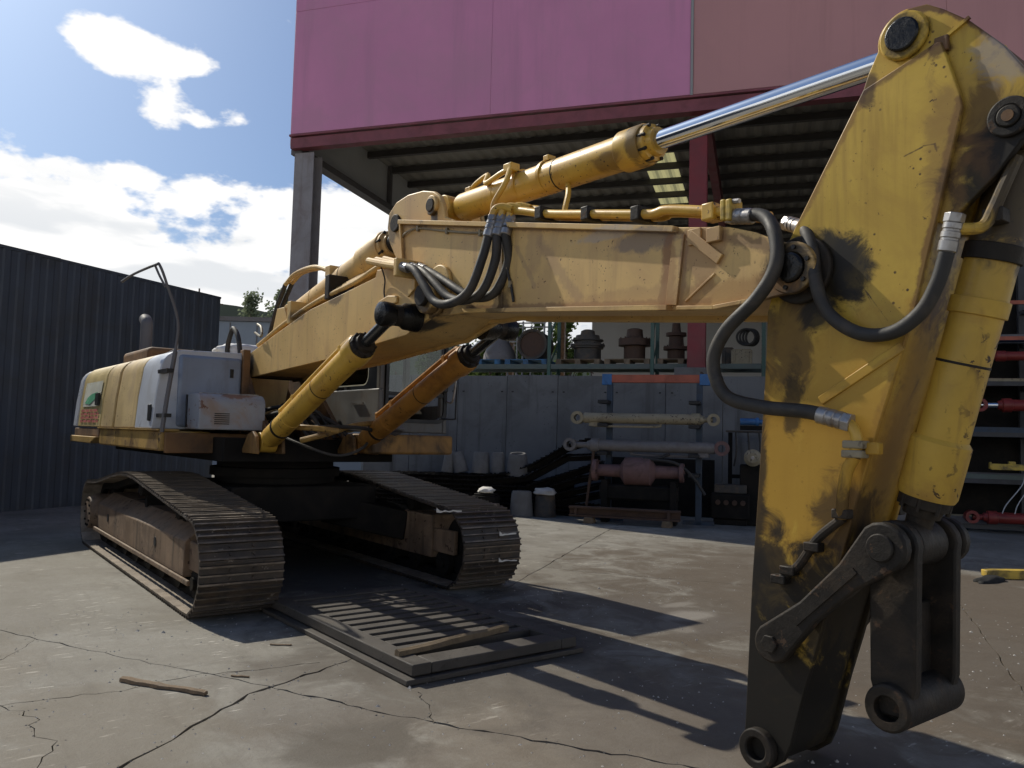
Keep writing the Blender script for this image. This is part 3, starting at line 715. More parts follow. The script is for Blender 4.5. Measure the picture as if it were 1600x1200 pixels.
# front corner shell and fuel tank, blue grey
pc = panel('corner_shell', 'body_white', -.28, .46, vin=-.62)
pc['label'] = 'pale blue white rounded corner shell'
for u0 in (.34,):
    MB().box((u0 - .04, -1.622, 1.72), (u0 + .06, -1.60, 1.90), UL).build('door_latch', 'black_trim', pc, bevel=.006)
ft = MB(); ft.box((.40, -1.36, 1.66), (.50, -.66, 2.47), UL)
fto = ft.build('tank_front', 'body_blue', exc, bevel=.035)
MB().box((.497, -.80, 2.24), (.512, -.76, 2.34), UL).build('slot', 'black_trim', fto, bevel=.004)
for vv in (-1.2, -.95, -.75): MB().box((.36, vv, 2.455), (.44, vv + .05, 2.535), UL).build('bolt', 'black_trim', fto, bevel=.004)
# tool box with rounded top
tp = [(.52, 1.64), (1.02, 1.64), (1.02, 1.90)] + [(1.02 - .13 + .13 * math.cos(R(a)), 1.90 + .13 * math.sin(R(a))) for a in range(15, 91, 15)] + [(.52, 2.03)]
tb = MB().prism(tp, -1.28, -.56, UL).build('tool_box', 'toolbox_paint', exc, bevel=.012)
for k in range(6): MB().box((1.018, -1.12, 1.70 + k * .022), (1.028, -.96, 1.709 + k * .022), UL).build('louvre', 'black_trim', tb)
MB().box((.56, -1.29, 1.66), (.60, -1.272, 2.02), UL).build('trim_strip', 'black_trim', tb)
# hinge line on tool box lid
MB().cyl(UL(.89, -1.25, 2.032), UL(.89, -.6, 2.032), .010, seg=8).build('hinge', 'fitting_steel', tb)
# engine hood and counterweight behind
MB().box((-3.7, -.60, 1.64), (-.6, 1.45, 2.46), UL).build('engine_hood', 'body_yellow', exc, bevel=.10, seg=4)
MB().prism([(-4.12, 1.42), (-3.72, 1.42), (-3.72, 2.42), (-4.02, 2.42), (-4.12, 2.30)], -.62, 1.45, UL).build('counterweight', 'body_yellow', exc, bevel=.08, seg=4)
hb = MB().box((-3.2, -1.15, 2.53), (-1.75, -.40, 2.74), UL).build('hood_bulge', 'rust_plate', exc, bevel=.06, seg=3)
ex_ = MB().tube([UL(-2.95, -.9, 2.7), UL(-2.95, -.9, 3.10), UL(-2.97, -.9, 3.2), UL(-3.08, -.9, 3.27)], .085, 14, 6).build('exhaust_pipe', 'grey_steel', exc)
# boom foot brackets
for dv in (-.43, .43):
    MB().prism([(-.62, 1.58), (1.30, 1.58), (.98, 1.78), (.62, 2.06), (.30, 2.44), (.10, 2.52), (-.18, 2.50), (-.36, 2.3)], V0 + dv - .03, V0 + dv + .03, UL).build('boom_bracket', 'rust_plate', exc, bevel=.008)
MB().cyl(v_(0, -.50, 2.36), v_(0, .50, 2.36), .075, seg=20).build('boom_foot_pin', 'greasy_steel', exc)
pl = MB().box((.40, -.66, 1.60), (.52, -.575, 2.58), UL).build('bracket_edge', 'rust_plate', exc, bevel=.01)
# valve bank and clutter between brackets
cl = MB(); rnd = random.Random(5)
for k in range(16):
    u = rnd.uniform(-.4, .95); dv = rnd.uniform(-.35, .33); zz = rnd.uniform(1.56, 1.74)
    cl.box((u, V0 + dv, 1.55), (u + rnd.uniform(.06, .2), V0 + dv + rnd.uniform(.05, .16), zz), UL)
cl.build('valve_bank', 'rust_plate', exc, bevel=.006)
for k in range(9):
    y0 = rnd.uniform(-.4, .1); y1 = y0 + rnd.uniform(.15, .5); u0 = rnd.uniform(.1, .5)
    MB().tube([v_(u0, y0, 1.62), v_(u0 + .35, y0 + .02, 1.86 + rnd.uniform(-.1, .12)), v_(u0 + .75, (y0 + y1) / 2, 1.80 + rnd.uniform(-.1, .1)), v_(u0 + .95, y1, 1.58)], .024, 8, 7).build('hydraulic_hose', 'hose_rubber', exc)
MB().tube([UL(-.1, -.62, 2.0), UL(.1, -.6, 2.32), UL(.3, -.55, 2.25), UL(.5, -.5, 1.9)], .025, 8, 6).build('hydraulic_hose', 'hose_rubber', exc)

# --- cab
cabe = MB()
u0, u1, a0, a1, z0, z1 = .02, 1.66, .50, 1.44, 1.66, 3.02
pw = .075
for (u, v) in ((u0 + .05, a0 + .05), (u1 - .05, a0 + .05), (u1 - .05, a1 - .05), (u0 + .05, a1 - .05), (.75, a1 - .05)):
    cabe.box((u - pw / 2, v - pw / 2, z0), (u + pw / 2, v + pw / 2, z1), UL)
cabe.box((u0, a0, z1 - .06), (u1, a1, z1 + .08), UL)
cabe.box((u0, a0, z0), (u1, a0 + .06, 2.16), UL); cabe.box((u0, a1 - .06, z0), (u1, a1, 2.0), UL)
cabe.box((u0, a0 + .06, z0), (u0 + .06, a1 - .06, 2.3), UL); cabe.box((u1 - .06, a0 + .06, z0), (u1, a1 - .06, 1.79), UL)
cabe.box((u0 + .06, a0 + .06, z0), (u1 - .06, a1 - .06, z0 + .05), UL)
cabo = cabe.build('cab', 'cab_paint', exc, bevel=.015)
cabo['label'] = 'grey operator cab with bare front window opening'
wf = MB()
# black window surround at front with rounded corners, and cross bar
def rrect(c0, c1, b0, b1, r, n=5):
    out = []
    for cx_, cz_, s0 in ((c1 - r, b1 - r, 0), (c0 + r, b1 - r, 90), (c0 + r, b0 + r, 180), (c1 - r, b0 + r, 270)):
        out += [(cx_ + r * math.cos(R(s0 + 90 * k / n)), cz_ + r * math.sin(R(s0 + 90 * k / n))) for k in range(n + 1)]
    return out
oo = rrect(a0 + .085, a1 - .015, 1.775, 2.95, .13); ii = rrect(a0 + .125, a1 - .06, 1.82, 2.9, .10)
n = len(oo); vs = [UL(1.605, v, z) for v, z in oo] + [UL(1.605, v, z) for v, z in ii] + [UL(1.672, v, z) for v, z in oo] + [UL(1.672, v, z) for v, z in ii]
fs = []
for i in range(n):
    j = (i + 1) % n
    fs += [(i, j, n + j, n + i), (2 * n + i, 3 * n + i, 3 * n + j, 2 * n + j), (i, 2 * n + i, 2 * n + j, j), (n + i, n + j, 3 * n + j, 3 * n + i)]
wf.add(vs, fs).box((1.61, a0 + .1, 2.09), (1.665, a1 - .04, 2.13), UL)
wf.build('window_frame', 'black_trim', cabo)
MB().box((1.63, a0 + .12, 2.13), (1.637, a1 - .06, 2.9), UL).build('windscreen', 'cab_glass', cabo, smooth=0)
# side window with pale seal
sw = rrect(.45, 1.42, 2.20, 2.92, .12); si = rrect(.465, 1.405, 2.215, 2.905, .11)
MB().prism(si, a0 - .004, a0 + .002, UL).build('side_window', 'cab_glass', cabo, smooth=0)
ns = len(sw); rr_ = MB(); rr_.add([UL(u, a0 - .008, z) for u, z in sw] + [UL(u, a0 - .008, z) for u, z in si], [(i, (i + 1) % ns, ns + (i + 1) % ns, ns + i) for i in range(ns)]).build('window_seal', 'pale_sticker', cabo)
MB().box((1.05, a0 - .03, 1.98), (1.32, a0 - .005, 2.0), UL).build('grab_rail', 'fitting_steel', cabo)
seat = MB(); seat.box((.35, .72, 1.9), (.85, 1.22, 2.05), UL); seat.box((.28, .74, 2.0), (.42, 1.2, 2.62), UL)
seat.build('seat', 'black_trim', cabo, bevel=.04, seg=3)
for vv in (.66, 1.2): MB().box((.5, vv, 1.72), (1.0, vv + .14, 2.12), UL).build('console', 'black_trim', cabo, bevel=.02)
for vv in (.80, .98): 
    MB().tube([UL(1.42, vv, 1.72), UL(1.38, vv, 1.9), UL(1.30, vv, 2.12)], .012, 8).build('lever', 'black_trim', cabo)
    MB().box((1.38, vv + .06, 1.74), (1.52, vv + .13, 1.79), UL).build('pedal', 'black_trim', cabo, bevel=.008)
MB().box((1.675, 1.30, 2.15), (1.74, 1.40, 2.36), UL).build('mirror', 'black_trim', cabo, bevel=.02)
MB().tube([UL(1.66, 1.42, 2.05), UL(1.75, 1.45, 2.05), UL(1.78, 1.47, 2.3), UL(1.78, 1.47, 2.62), UL(1.70, 1.46, 2.72)], .013, 8).build('grab_handle', 'fitting_steel', cabo)
MB().tube([UL(1.68, 1.35, 1.84), UL(1.74, 1.49, 1.84), UL(1.75, 1.50, 1.9), UL(1.75, 1.50, 2.4), UL(1.7, 1.48, 2.6)], .010, 8).build('grab_handle', 'black_trim', cabo)

# --- hand rail at the right front
hr = MB().tube([UL(.75, -1.575, 1.60), UL(.75, -1.541, 1.97), UL(.75, -1.481, 2.47)], .024, 8, 1).build('handrail', 'grey_steel', exc)
MB().tube([UL(.75, -1.481, 2.46), UL(.75, -1.472, 2.80), UL(.75, -1.603, 3.18), UL(.75, -1.685, 3.374), UL(.62, -1.70, 3.40), UL(-.2, -1.72, 3.42), UL(-.75, -1.735, 3.40)], .015, 8, 4).build('rail_loop', 'grey_steel', hr)
MB().tube([UL(.62, -1.70, 3.39), UL(.66, -1.66, 3.28), UL(.72, -1.61, 3.16)], .013, 8, 4).build('rail_loop', 'grey_steel', hr)
MB().tube([UL(.75, -1.481, 2.55), UL(.5, -1.40, 2.58), UL(.1, -1.3, 2.56), UL(-.5, -1.25, 2.54)], .013, 8, 4).build('rail_loop', 'grey_steel', hr)
for (z, du) in ((2.26, 0), (1.78, 0)):
    MB().box((.44, -1.57, z - .02), (.80, -1.50, z + .02), UL).build('rail_bracket', 'black_trim', hr)

# --- lower boom
LB = [(-.12, 2.40), (-.06, 2.52), (.08, 2.55), (.944, 2.736), (1.877, 2.921), (2.68, 3.002), (3.277, 3.063), (3.308, 3.129), (3.6, 3.108), (3.929, 3.02), (4.237, 2.895), (4.36, 2.82), (4.41, 2.73), (4.36, 2.634), (4.11, 2.565), (3.859, 2.485), (3.643, 2.472), (2.992, 2.425), (2.312, 2.369), (.282, 2.28), (.0, 2.27), (-.1, 2.31)]
b1 = MB().prism(inset(LB, .028), V0 - .30, V0 + .30, UL).build('lower_boom', 'boom_paint', exc, bevel=.006)
for s in (-1, 1):
    MB().prism(LB, V0 + s * .30, V0 + s * .335, UL).build('side_plate', 'boom_paint', b1, bevel=.006)
    MB().cyl(v_(4.255, s * .335, 2.768), v_(4.255, s * .41, 2.768), .145, seg=32).build('joint_boss', 'boom_paint', b1, bevel=.01)
    MB().cyl(v_(4.255, s * .41, 2.768), v_(4.255, s * .455, 2.768), .088, seg=28).build('joint_pin', 'greasy_steel', b1, bevel=.008)
    # cylinder boss sticks out sideways
    MB().rev(v_(4.03, s * .335, 2.615), v_(4.03, s * .70, 2.615), [(0, .12), (.12, .11), (.15, .09), (.22, .082), (.245, .098), (.32, .102), (.35, .095), (.365, .06)], 28).build('cylinder_boss', 'grease_black', b1)
    # stiffener ribs on the head plate
    MB().prism([(3.36, 2.76), (3.72, 2.78), (3.72, 2.84), (3.56, 2.86), (3.40, 2.83)], V0 + s * .335, V0 + s * .36, UL).build('stiffener', 'boom_paint', b1, bevel=.008)
# --- upper boom
UB = [(3.64, 3.525), (5.08, 3.225), (6.8, 2.862), (7.13, 2.80), (7.29, 2.742), (7.41, 2.68)] + arc(7.50, 2.515, .125, 55, -75, 8) + [(7.42, 2.39), (7.28, 2.372), (7.05, 2.36), (6.79, 2.385), (4.66, 2.60), (4.45, 2.60), (4.15, 2.62), (3.85, 2.85), (3.72, 3.06)]
b2 = MB().prism(inset(UB, .03), V0 - .26, V0 + .26, UL).build('upper_boom', 'boom_paint', exc, bevel=.006)
for s in (-1, 1):
    MB().prism(UB, V0 + s * .26, V0 + s * .292, UL).build('side_plate', 'boom_paint', b2, bevel=.006)
    MB().cyl(v_(4.33, s * .292, 2.86), v_(4.33, s * .335, 2.86), .16, seg=32).build('joint_flange', 'boom_paint', b2, bevel=.01)
    MB().ring(v_(7.52, s * .292, 2.515), v_(7.52, s * .33, 2.515), .13, .075, 36).build('nose_boss', 'boom_paint', b2, bevel=.006)
    MB().cyl(v_(7.52, s * .28, 2.515), v_(7.52, s * .352, 2.515), .074, seg=30).build('nose_pin', 'grease_black', b2, bevel=.012)
    for k in range(6):
        a = 2 * math.pi * k / 6 + .3
        MB().cyl(v_(7.52 + .10 * math.cos(a), s * .328, 2.515 + .10 * math.sin(a)), v_(7.52 + .10 * math.cos(a), s * .343, 2.515 + .10 * math.sin(a)), .012, seg=6).build('bolt', 'grease_black', b2)
    # flange strips, seam straps and diagonal gusset
    def strip(name, pts, w, t=.012, base=.292):
        for p, q in zip(pts, pts[1:]):
            P0, P1 = v_(p[0], s * (base + t / 2), p[1]), v_(q[0], s * (base + t / 2), q[1])
            MB().beam(P0, P1, t, w).build(name, 'boom_paint', b2, bevel=.003)
    strip('top_flange', [(3.66, 3.505), (5.08, 3.205), (6.78, 2.848)], .035, .05)
    strip('bottom_flange', [(4.70, 2.605), (6.74, 2.402)], .03, .05)
    strip('bottom_flange', [(6.80, 2.395), (7.05, 2.37), (7.28, 2.38)], .022, .035)
    strip('end_flange', [(3.655, 3.50), (3.735, 3.06)], .02, .03)
    strip('seam_strap', [(5.10, 3.18), (5.13, 2.58)], .05, .008)
    strip('seam_strap', [(6.79, 2.82), (6.74, 2.42)], .085, .012)
    strip('stiffener', [(6.87, 2.80), (7.08, 2.63)], .06, .02)
    strip('stiffener', [(6.84, 2.43), (7.04, 2.56)], .012, .008)
    MB().box((6.86, V0 + s * .292, 2.74), (6.95, V0 + s * .31, 2.83), UL).build('lug', 'boom_paint', b2, bevel=.004)
    MB().box((7.00, V0 + s * .292, 2.73), (7.09, V0 + s * .325, 2.81), UL).build('lug', 'boom_paint', b2, bevel=.004)
# horn plates that carry the cylinders
HN = [(3.44, 3.22), (3.30, 3.40), (3.25, 3.55), (3.27, 3.68), (3.40, 3.76), (3.61, 3.785), (3.86, 3.765), (4.03, 3.72), (4.13, 3.66), (4.185, 3.56), (4.22, 3.46), (4.35, 3.41), (4.35, 3.36), (3.7, 3.10)]
for s in (-1, 1):
    hn = MB().prism(HN, V0 + s * .17, V0 + s * .215, UL).build('horn_plate', 'boom_paint', exc, bevel=.01)
    MB().cyl(v_(4.044, s * .215, 3.59), v_(4.044, s * .25, 3.59), .085, seg=28).build('pin_boss', 'boom_paint', hn, bevel=.008)
    MB().cyl(v_(4.044, s * .25, 3.59), v_(4.044, s * .262, 3.59), .058, seg=24).build('pin', 'greasy_steel', hn, bevel=.004)
    MB().cyl(v_(3.42, s * .215, 3.56), v_(3.42, s * .24, 3.56), .08, seg=24).build('pin', 'greasy_steel', hn, bevel=.006)
MB().prism([(3.46, 3.45), (3.60, 3.45), (3.60, 3.765), (3.46, 3.75)], V0 - .168, V0 + .168, UL).build('horn_web', 'rust_plate', exc)


# --- hydraulic cylinders
def cylinder(name, base, head, eye, rb, rr, m, rodm='chrome', collar=.10, parent=exc, eye_w=.13, bolts=8):
    base, head, eye = Vector(base), Vector(head), Vector(eye); d = (eye - base).normalized(); head = base + d * (head - base).dot(d)
    L = (head - base).length; st = rb * .9
    b = MB().rev(base + d * st, head, [(0, rb * .55), (.03, rb * .93), (.06, rb), (L - st - collar - .02, rb), (L - st - collar, rb * 1.17), (L - st - .02, rb * 1.17), (L - st, rb * 1.10)], 32).build(name, m, parent)
    side = d.cross(Vector((0, 0, 1))).normalized()
    MB().cyl(base - side * eye_w, base + side * eye_w, rb * .95, seg=28).build('base_eye', m, b, bevel=.008)
    MB().rev(head, head + d * .09, [(0, rb * 1.02), (.045, rb * 1.0), (.05, rb * .8), (.09, rb * .74)], 28).build('gland', m if rodm == 'chrome' or rr > .08 else 'greasy_steel', b)
    up_ = side.cross(d)
    for k in range(bolts):
        a = 2 * math.pi * k / bolts + .2
        c = head + (side * math.cos(a) + up_ * math.sin(a)) * rb * .96
        MB().cyl(c - d * .005, c + d * .062, rb * .10, seg=6).build('bolt', 'greasy_steel', b)
    for f in (.30, .62):
        MB().rev(base + d * (L * f), base + d * (L * f + .012), [(0, rb * 1.0), (.001, rb * 1.022), (.011, rb * 1.022), (.012, rb)], 28, False).build('weld_band', 'greasy_steel' if f > .5 else m, b)
    MB().cyl(head + d * .02, eye - d * .06, rr, seg=32).build('rod', rodm, b)
    MB().cyl(eye - side * (eye_w * .9), eye + side * (eye_w * .9), rr * 1.75, seg=28).build('rod_eye', m if rodm == 'chrome' else 'greasy_steel', b, bevel=.008)
    return b, d, side, up_


ac, d_, s_, u_ = cylinder('arm_cylinder', v_(4.044, 0, 3.59), v_(6.28, 0, 3.565), v_(8.02, 0, 3.54), .118, .060, 'cylinder_paint', collar=.20)
# ports, clamps and pipes on the arm cylinder
MB().tube([v_(4.30, -.02, 3.70), v_(4.42, -.04, 3.735), v_(4.60, -.06, 3.755), v_(4.66, -.12, 3.66), v_(4.88, -.14, 3.68), v_(5.02, -.13, 3.70)], .021, 10, 5).build('port_pipe', 'cylinder_paint', ac)
MB().box((4.26, V0 - .05, 3.685), (4.34, V0 + .02, 3.73), UL).build('port_block', 'cylinder_paint', ac, bevel=.006)
MB().box((4.93, V0 - .16, 3.67), (5.03, V0 - .07, 3.735), UL).build('pipe_flange', 'cylinder_paint', ac, bevel=.008)
MB().tube([v_(5.0, -.14, 3.69), v_(5.02, -.20, 3.56), v_(4.94, -.24, 3.42), v_(4.94, -.25, 3.33)], .021, 10, 6).build('port_pipe', 'cylinder_paint', ac)
MB().tube([v_(5.55, -.04, 3.46), v_(5.62, -.10, 3.36), v_(5.64, -.14, 3.26), v_(5.64, -.16, 3.17)], .020, 10, 6).build('port_pipe', 'cylinder_paint', ac)
MB().ring(v_(5.28, 0, 3.583), v_(5.31, 0, 3.583), .128, .117, 30).build('clamp_band', 'cylinder_paint', ac)
MB().box((5.27, V0 - .045, 3.695), (5.33, V0 + .03, 3.74), UL).build('clamp_lug', 'cylinder_paint', ac, bevel=.005)
MB().ring(v_(4.99, 0, 3.587), v_(5.015, 0, 3.587), .126, .117, 30).build('clamp_band', 'cylinder_paint', ac)

# boom positioning cylinder between the two boom sections
pc_, d2, s2, u2 = cylinder('positioning_cylinder', v_(.75, 0, 2.99), v_(2.92, 0, 3.50), v_(3.42, 0, 3.56), .155, .095, 'boom_paint', 'greasy_steel', collar=.42)
for s in (-1, 1):
    MB().prism([(.45, 2.62), (1.1, 2.75), (.86, 3.08), (.66, 3.08)], V0 + s * .17, V0 + s * .21, UL).build('cylinder_bracket', 'boom_paint', exc, bevel=.008)

# boom hoist cylinders
for s, mm in ((-1, 'cylinder_paint'), (1, 'orange_cylinder_paint')):
    bc, d3, s3, u3 = cylinder('boom_cylinder', v_(1.42, s * .56, 1.52), v_(3.50, s * .56, 2.395), v_(4.03, s * .56, 2.615), .112, .050, mm, 'dark_rod', collar=.16, eye_w=.09)
    B0 = v_(1.42, s * .56, 1.52)
    MB().tube([B0 + d3 * .42 + u3 * -.11, B0 + d3 * .46 - u3 * -.155 , B0 + d3 * .6 - u3 * -.165, B0 + d3 * 2.0 - u3 * -.165, B0 + d3 * 2.12 - u3 * -.13], .028, 10, 4).build('feed_pipe', mm, bc)
    for f in (.8, 1.9): MB().beam(B0 + d3 * f + u3 * .09, B0 + d3 * f + u3 * .19, .06, .05).build('pipe_clamp', mm, bc, bevel=.004)
    MB().ring(B0 + d3 * .40, B0 + d3 * .43, .119, .11, 28).build('clamp_band', 'greasy_steel', bc)
    MB().prism([(1.1, 1.40), (1.56, 1.40), (1.53, 1.58), (1.42, 1.64), (1.28, 1.60)], V0 + s * .56 - .16, V0 + s * .56 - .12, UL).build('base_lug', 'dirty_deck', exc, bevel=.01)
    MB().prism([(1.1, 1.40), (1.56, 1.40), (1.53, 1.58), (1.42, 1.64), (1.28, 1.60)], V0 + s * .56 + .12, V0 + s * .56 + .16, UL).build('base_lug', 'dirty_deck', exc, bevel=.01)
# cylinder supply pipes under the boom foot
MB().tube([UL(1.10, -.72, 1.48), UL(1.45, -.70, 1.60), UL(1.70, -.66, 1.68), UL(2.05, -.5, 1.685), UL(2.1, -.2, 1.66)], .030, 10, 6).build('supply_pipe', 'deck_yellow', exc)
MB().tube([UL(1.8, .50, 1.72), UL(1.80, .42, 1.76), UL(1.85, .1, 1.72), UL(1.9, -.25, 1.62), UL(1.75, -.45, 1.55)], .030, 10, 6).build('supply_pipe', 'deck_yellow', exc)
MB().tube([UL(1.6, .62, 1.60), UL(1.78, .75, 1.69), UL(1.80, .62, 1.72), UL(1.80, .3, 1.75)], .030, 10, 6).build('supply_pipe', 'grey_steel', exc)
MB().tube([UL(1.3, -.55, 1.62), UL(1.75, -.42, 1.50), UL(1.9, -.1, 1.40), UL(1.8, .25, 1.48), UL(1.5, .5, 1.62)], .016, 8, 7).build('hydraulic_hose', 'hose_rubber', exc)
MB().tube([UL(1.5, -.6, 1.66), UL(1.95, -.3, 1.70), UL(2.0, .1, 1.70), UL(1.7, .5, 1.66)], .020, 8, 7).build('hydraulic_hose', 'hose_rubber', exc)

# --- arm
AP = [(7.837, 3.338), (8.175, 3.445), (8.195, 3.44), (8.27, 3.18), (8.28, 3.12), (8.078, 2.276), (8.006, 2.05), (7.868, 1.62), (7.791, 1.353), (7.705, 1.048), (7.60, .68), (7.535, .466), (7.46, .18), (7.42, .09)] + arc(7.296, .125, .105, -60, -180, 7) + [(7.20, .231), (7.235, .945), (7.27, 1.427), (7.305, 1.976), (7.32, 2.326), (7.40, 2.60), (7.486, 2.757)]
arm = MB().prism(inset(AP, .020), V0 - .192, V0 + .192, UL).build('arm', 'arm_paint', exc, bevel=.006)
for s in (-1, 1):
    MB().prism(AP, V0 + s * .192, V0 + s * .222, UL).build('side_plate', 'arm_paint', arm, bevel=.006, seg=3)
    HD = [(7.80, 3.30), (7.845, 3.42)] + arc(8.023, 3.538, .132, 190, 75, 10) + [(8.12, 3.655), (8.194, 3.60), (8.30, 3.505), (8.434, 3.345), (8.515, 3.21)] + arc(8.452, 3.03, .12, 30, -70, 6) + [(8.40, 2.80), (8.20, 2.62), (8.05, 2.70)]
    hp = MB().prism(HD, V0 + s * .150, V0 + s * .190, UL).build('head_plate', 'arm_paint', arm, bevel=.006)
    MB().cyl(v_(8.023, s * .190, 3.538), v_(8.023, s * .218, 3.538), .112, seg=36).build('pin_boss', 'arm_paint', hp, bevel=.01)
    MB().cyl(v_(8.023, s * .218, 3.538), v_(8.023, s * .236, 3.538), .078, seg=30).build('pin', 'grease_black', hp, bevel=.008)
    MB().ring(v_(8.455, s * .190, 3.025), v_(8.455, s * .215, 3.025), .085, .045, 32).build('pin_boss', 'greasy_steel', hp, bevel=.008)
    MB().cyl(v_(8.455, s * .18, 3.025), v_(8.455, s * .222, 3.025), .046, seg=26).build('pin', 'greasy_steel', hp, bevel=.006); MB().cyl(v_(8.455, s * .222, 3.025), v_(8.455, s * .226, 3.025), .024, seg=18).build('grease_cap', 'rust_plate', hp)
    MB().box((8.16, V0 + s * .190, 3.40), (8.22, V0 + s * .214, 3.47), UL).build('notch_block', 'rust_plate', hp, bevel=.006)
    MB().beam(v_(8.20, s * .197, 3.462), v_(8.305, s * .197, 3.515), .014, .014).build('weld_seam', 'arm_paint', hp)
    # big wear ring round the boom joint, diagonal stiffener
    MB().cyl(v_(7.52, s * .222, 2.515), v_(7.52, s * .258, 2.515), .17, seg=36).build('joint_boss', 'greasy_steel', arm, bevel=.01)
    MB().beam(v_(7.62, s * .226, 1.86), v_(8.02, s * .226, 2.10), .012, .045).build('stiffener', 'arm_paint', arm, bevel=.004)
    # lower pivot boss
    MB().ring(v_(7.296, s * .222, .125), v_(7.296, s * .275, .125), .098, .055, 32).build('pivot_boss', 'greasy_steel', arm, bevel=.008)
    MB().cyl(v_(7.392, s * .222, .665), v_(7.392, s * .25, .665), .10, seg=30).build('link_boss', 'greasy_steel', arm, bevel=.008)
    # lubrication pipe clamped to the plate
    MB().tube([v_(7.745, s * .245, 1.31), v_(7.62, s * .25, 1.20), v_(7.52, s * .25, 1.06), v_(7.42, s * .25, .98)], .022, 10, 5).build('pipe', 'greasy_steel', arm)
    for (u, z) in ((7.745, 1.33), (7.60, 1.16), (7.47, 1.03), (7.42, .98)):
        MB().box((u - .04, V0 + s * .25 - .03, z - .022), (u + .04, V0 + s * .25 + .03, z + .022), UL).build('pipe_clamp', 'greasy_steel', arm, bevel=.006)
MB().prism([(8.10, 3.640), (8.20, 3.585), (8.31, 3.49), (8.44, 3.335), (8.52, 3.2), (8.505, 3.19), (8.42, 3.325), (8.30, 3.475), (8.19, 3.57), (8.10, 3.62)], V0 - .149, V0 + .149, UL).build('head_cap', 'rust_plate', arm)
# bucket cylinder lies along the front of the arm
bk, d4, s4, u4 = cylinder('bucket_cylinder', v_(8.455, 0, 3.025), v_(8.03, 0, 1.42), v_(7.955, 0, 1.205), .110, .060, 'bucket_cylinder_paint', 'greasy_steel', collar=.26, eye_w=.14)
B4 = v_(8.455, 0, 3.025)
for f in (.50, .74): MB().ring(B4 + d4 * f, B4 + d4 * (f + .075),   .122, .108, 32).build('clamp_band', 'greasy_steel' if f < .6 else 'bucket_cylinder_paint', bk, bevel=.004)
MB().tube([v_(8.455, -.13, 2.87), v_(8.42, -.17, 2.75), v_(8.385, -.18, 2.66), v_(8.35, -.20, 2.585), v_(8.295, -.25, 2.575), v_(8.262, -.285, 2.585)], .026, 10, 6).build('port_pipe', 'bucket_cylinder_paint', bk)
MB().box((8.34, V0 - .19, 2.60), (8.42, V0 - .11, 2.66), UL).build('pipe_clamp', 'greasy_steel', bk, bevel=.005)
# guide links and bucket link
for s in (-1, 1):
    lk = MB()
    a_, b_ = Vector((7.415, .675)), Vector((7.965, 1.205)); dd = (b_ - a_).normalized(); nn = Vector((-dd.y, dd.x))
    prof = []
    for k in range(9): an = math.atan2(dd.y, dd.x) + math.pi / 2 + math.pi * k / 8; prof.append((a_.x + .095 * math.cos(an), a_.y + .095 * math.sin(an)))
    prof += [tuple(a_.lerp(b_, .35) - nn * .058), tuple(a_.lerp(b_, .72) - nn * .068)]
    for k in range(9): an = math.atan2(dd.y, dd.x) - math.pi / 2 + math.pi * k / 8; prof.append((b_.x + .112 * math.cos(an), b_.y + .112 * math.sin(an)))
    prof += [tuple(a_.lerp(b_, .72) + nn * .068), tuple(a_.lerp(b_, .35) + nn * .058)]
    lo = lk.prism(prof, V0 + s * .262, V0 + s * .325, UL).build('guide_link', 'greasy_steel', exc, bevel=.012)
    MB().cyl(v_(7.965, s * .325, 1.205), v_(7.965, s * .342, 1.205), .062, seg=28).build('pin', 'greasy_steel', lo, bevel=.006)
    MB().cyl(v_(7.415, s * .325, .675), v_(7.415, s * .345, .675), .045, seg=6).build('pin_nut', 'greasy_steel', lo, bevel=.004)
    MB().beam(v_(7.55, s * .33, .80), v_(7.85, s * .33, 1.09), .012, .03).build('stiffener', 'greasy_steel', lo)
MB().cyl(v_(7.965, -.27, 1.205), v_(7.965, .27, 1.205), .06, seg=24).build('link_pin', 'greasy_steel', exc)
hl = MB()
HP = arc(7.965, 1.205, .115, -20, 200, 10) + [(7.862, .60), (7.90, .46), (8.03, .46), (8.063, .60)]
for s in (-1, 1): hl.prism(HP, V0 + s * .16, V0 + s * .225, UL)
hl.box((7.90, V0 - .16, .56), (7.96, V0 + .16, .93), UL)
hlo = hl.build('bucket_link', 'greasy_steel', exc, bevel=.01)
MB().ring(v_(7.962, -.275, .505), v_(7.962, .275, .505), .103, .058, 36).build('link_tube', 'greasy_steel', hlo, bevel=.012)
MB().cyl(v_(7.962, -.2, .505), v_(7.962, .2, .505), .0575, seg=24).build('bore', 'grease_black', hlo)
MB().tube([v_(7.93, -.11, 1.10), v_(7.97, -.10, .85), v_(7.93, -.05, .95)], .022, 8).build('spacer', 'greasy_steel', hlo)

# --- hoses and pipes on the boom
def hose(pts, r=.030, cuffs=True, name='hydraulic_hose'):
    o = MB().tube(pts, r, 14, 10).build(name, 'hose_rubber', exc)
    if cuffs:
        for a, b in ((pts[0], pts[1]), (pts[-1], pts[-2])):
            a, b = Vector(a), Vector(b); d = (b - a).normalized()
            MB().rev(a - d * .02, a + d * .12, [(0, r * .9), (.008, r * 1.2), (.03, r * 1.22), (.034, r * 1.10), (.042, r * 1.10), (.046, r * 1.22), (.068, r * 1.22), (.072, r * 1.10), (.080, r * 1.10), (.084, r * 1.22), (.125, r * 1.2), (.13, r * 1.02)], 18).build('hose_fitting', 'fitting_steel', o)
            MB().cyl(a - d * .055, a - d * .015, r * 1.32, seg=6).build('hex_nut', 'fitting_steel', o, bevel=.003)
    return o


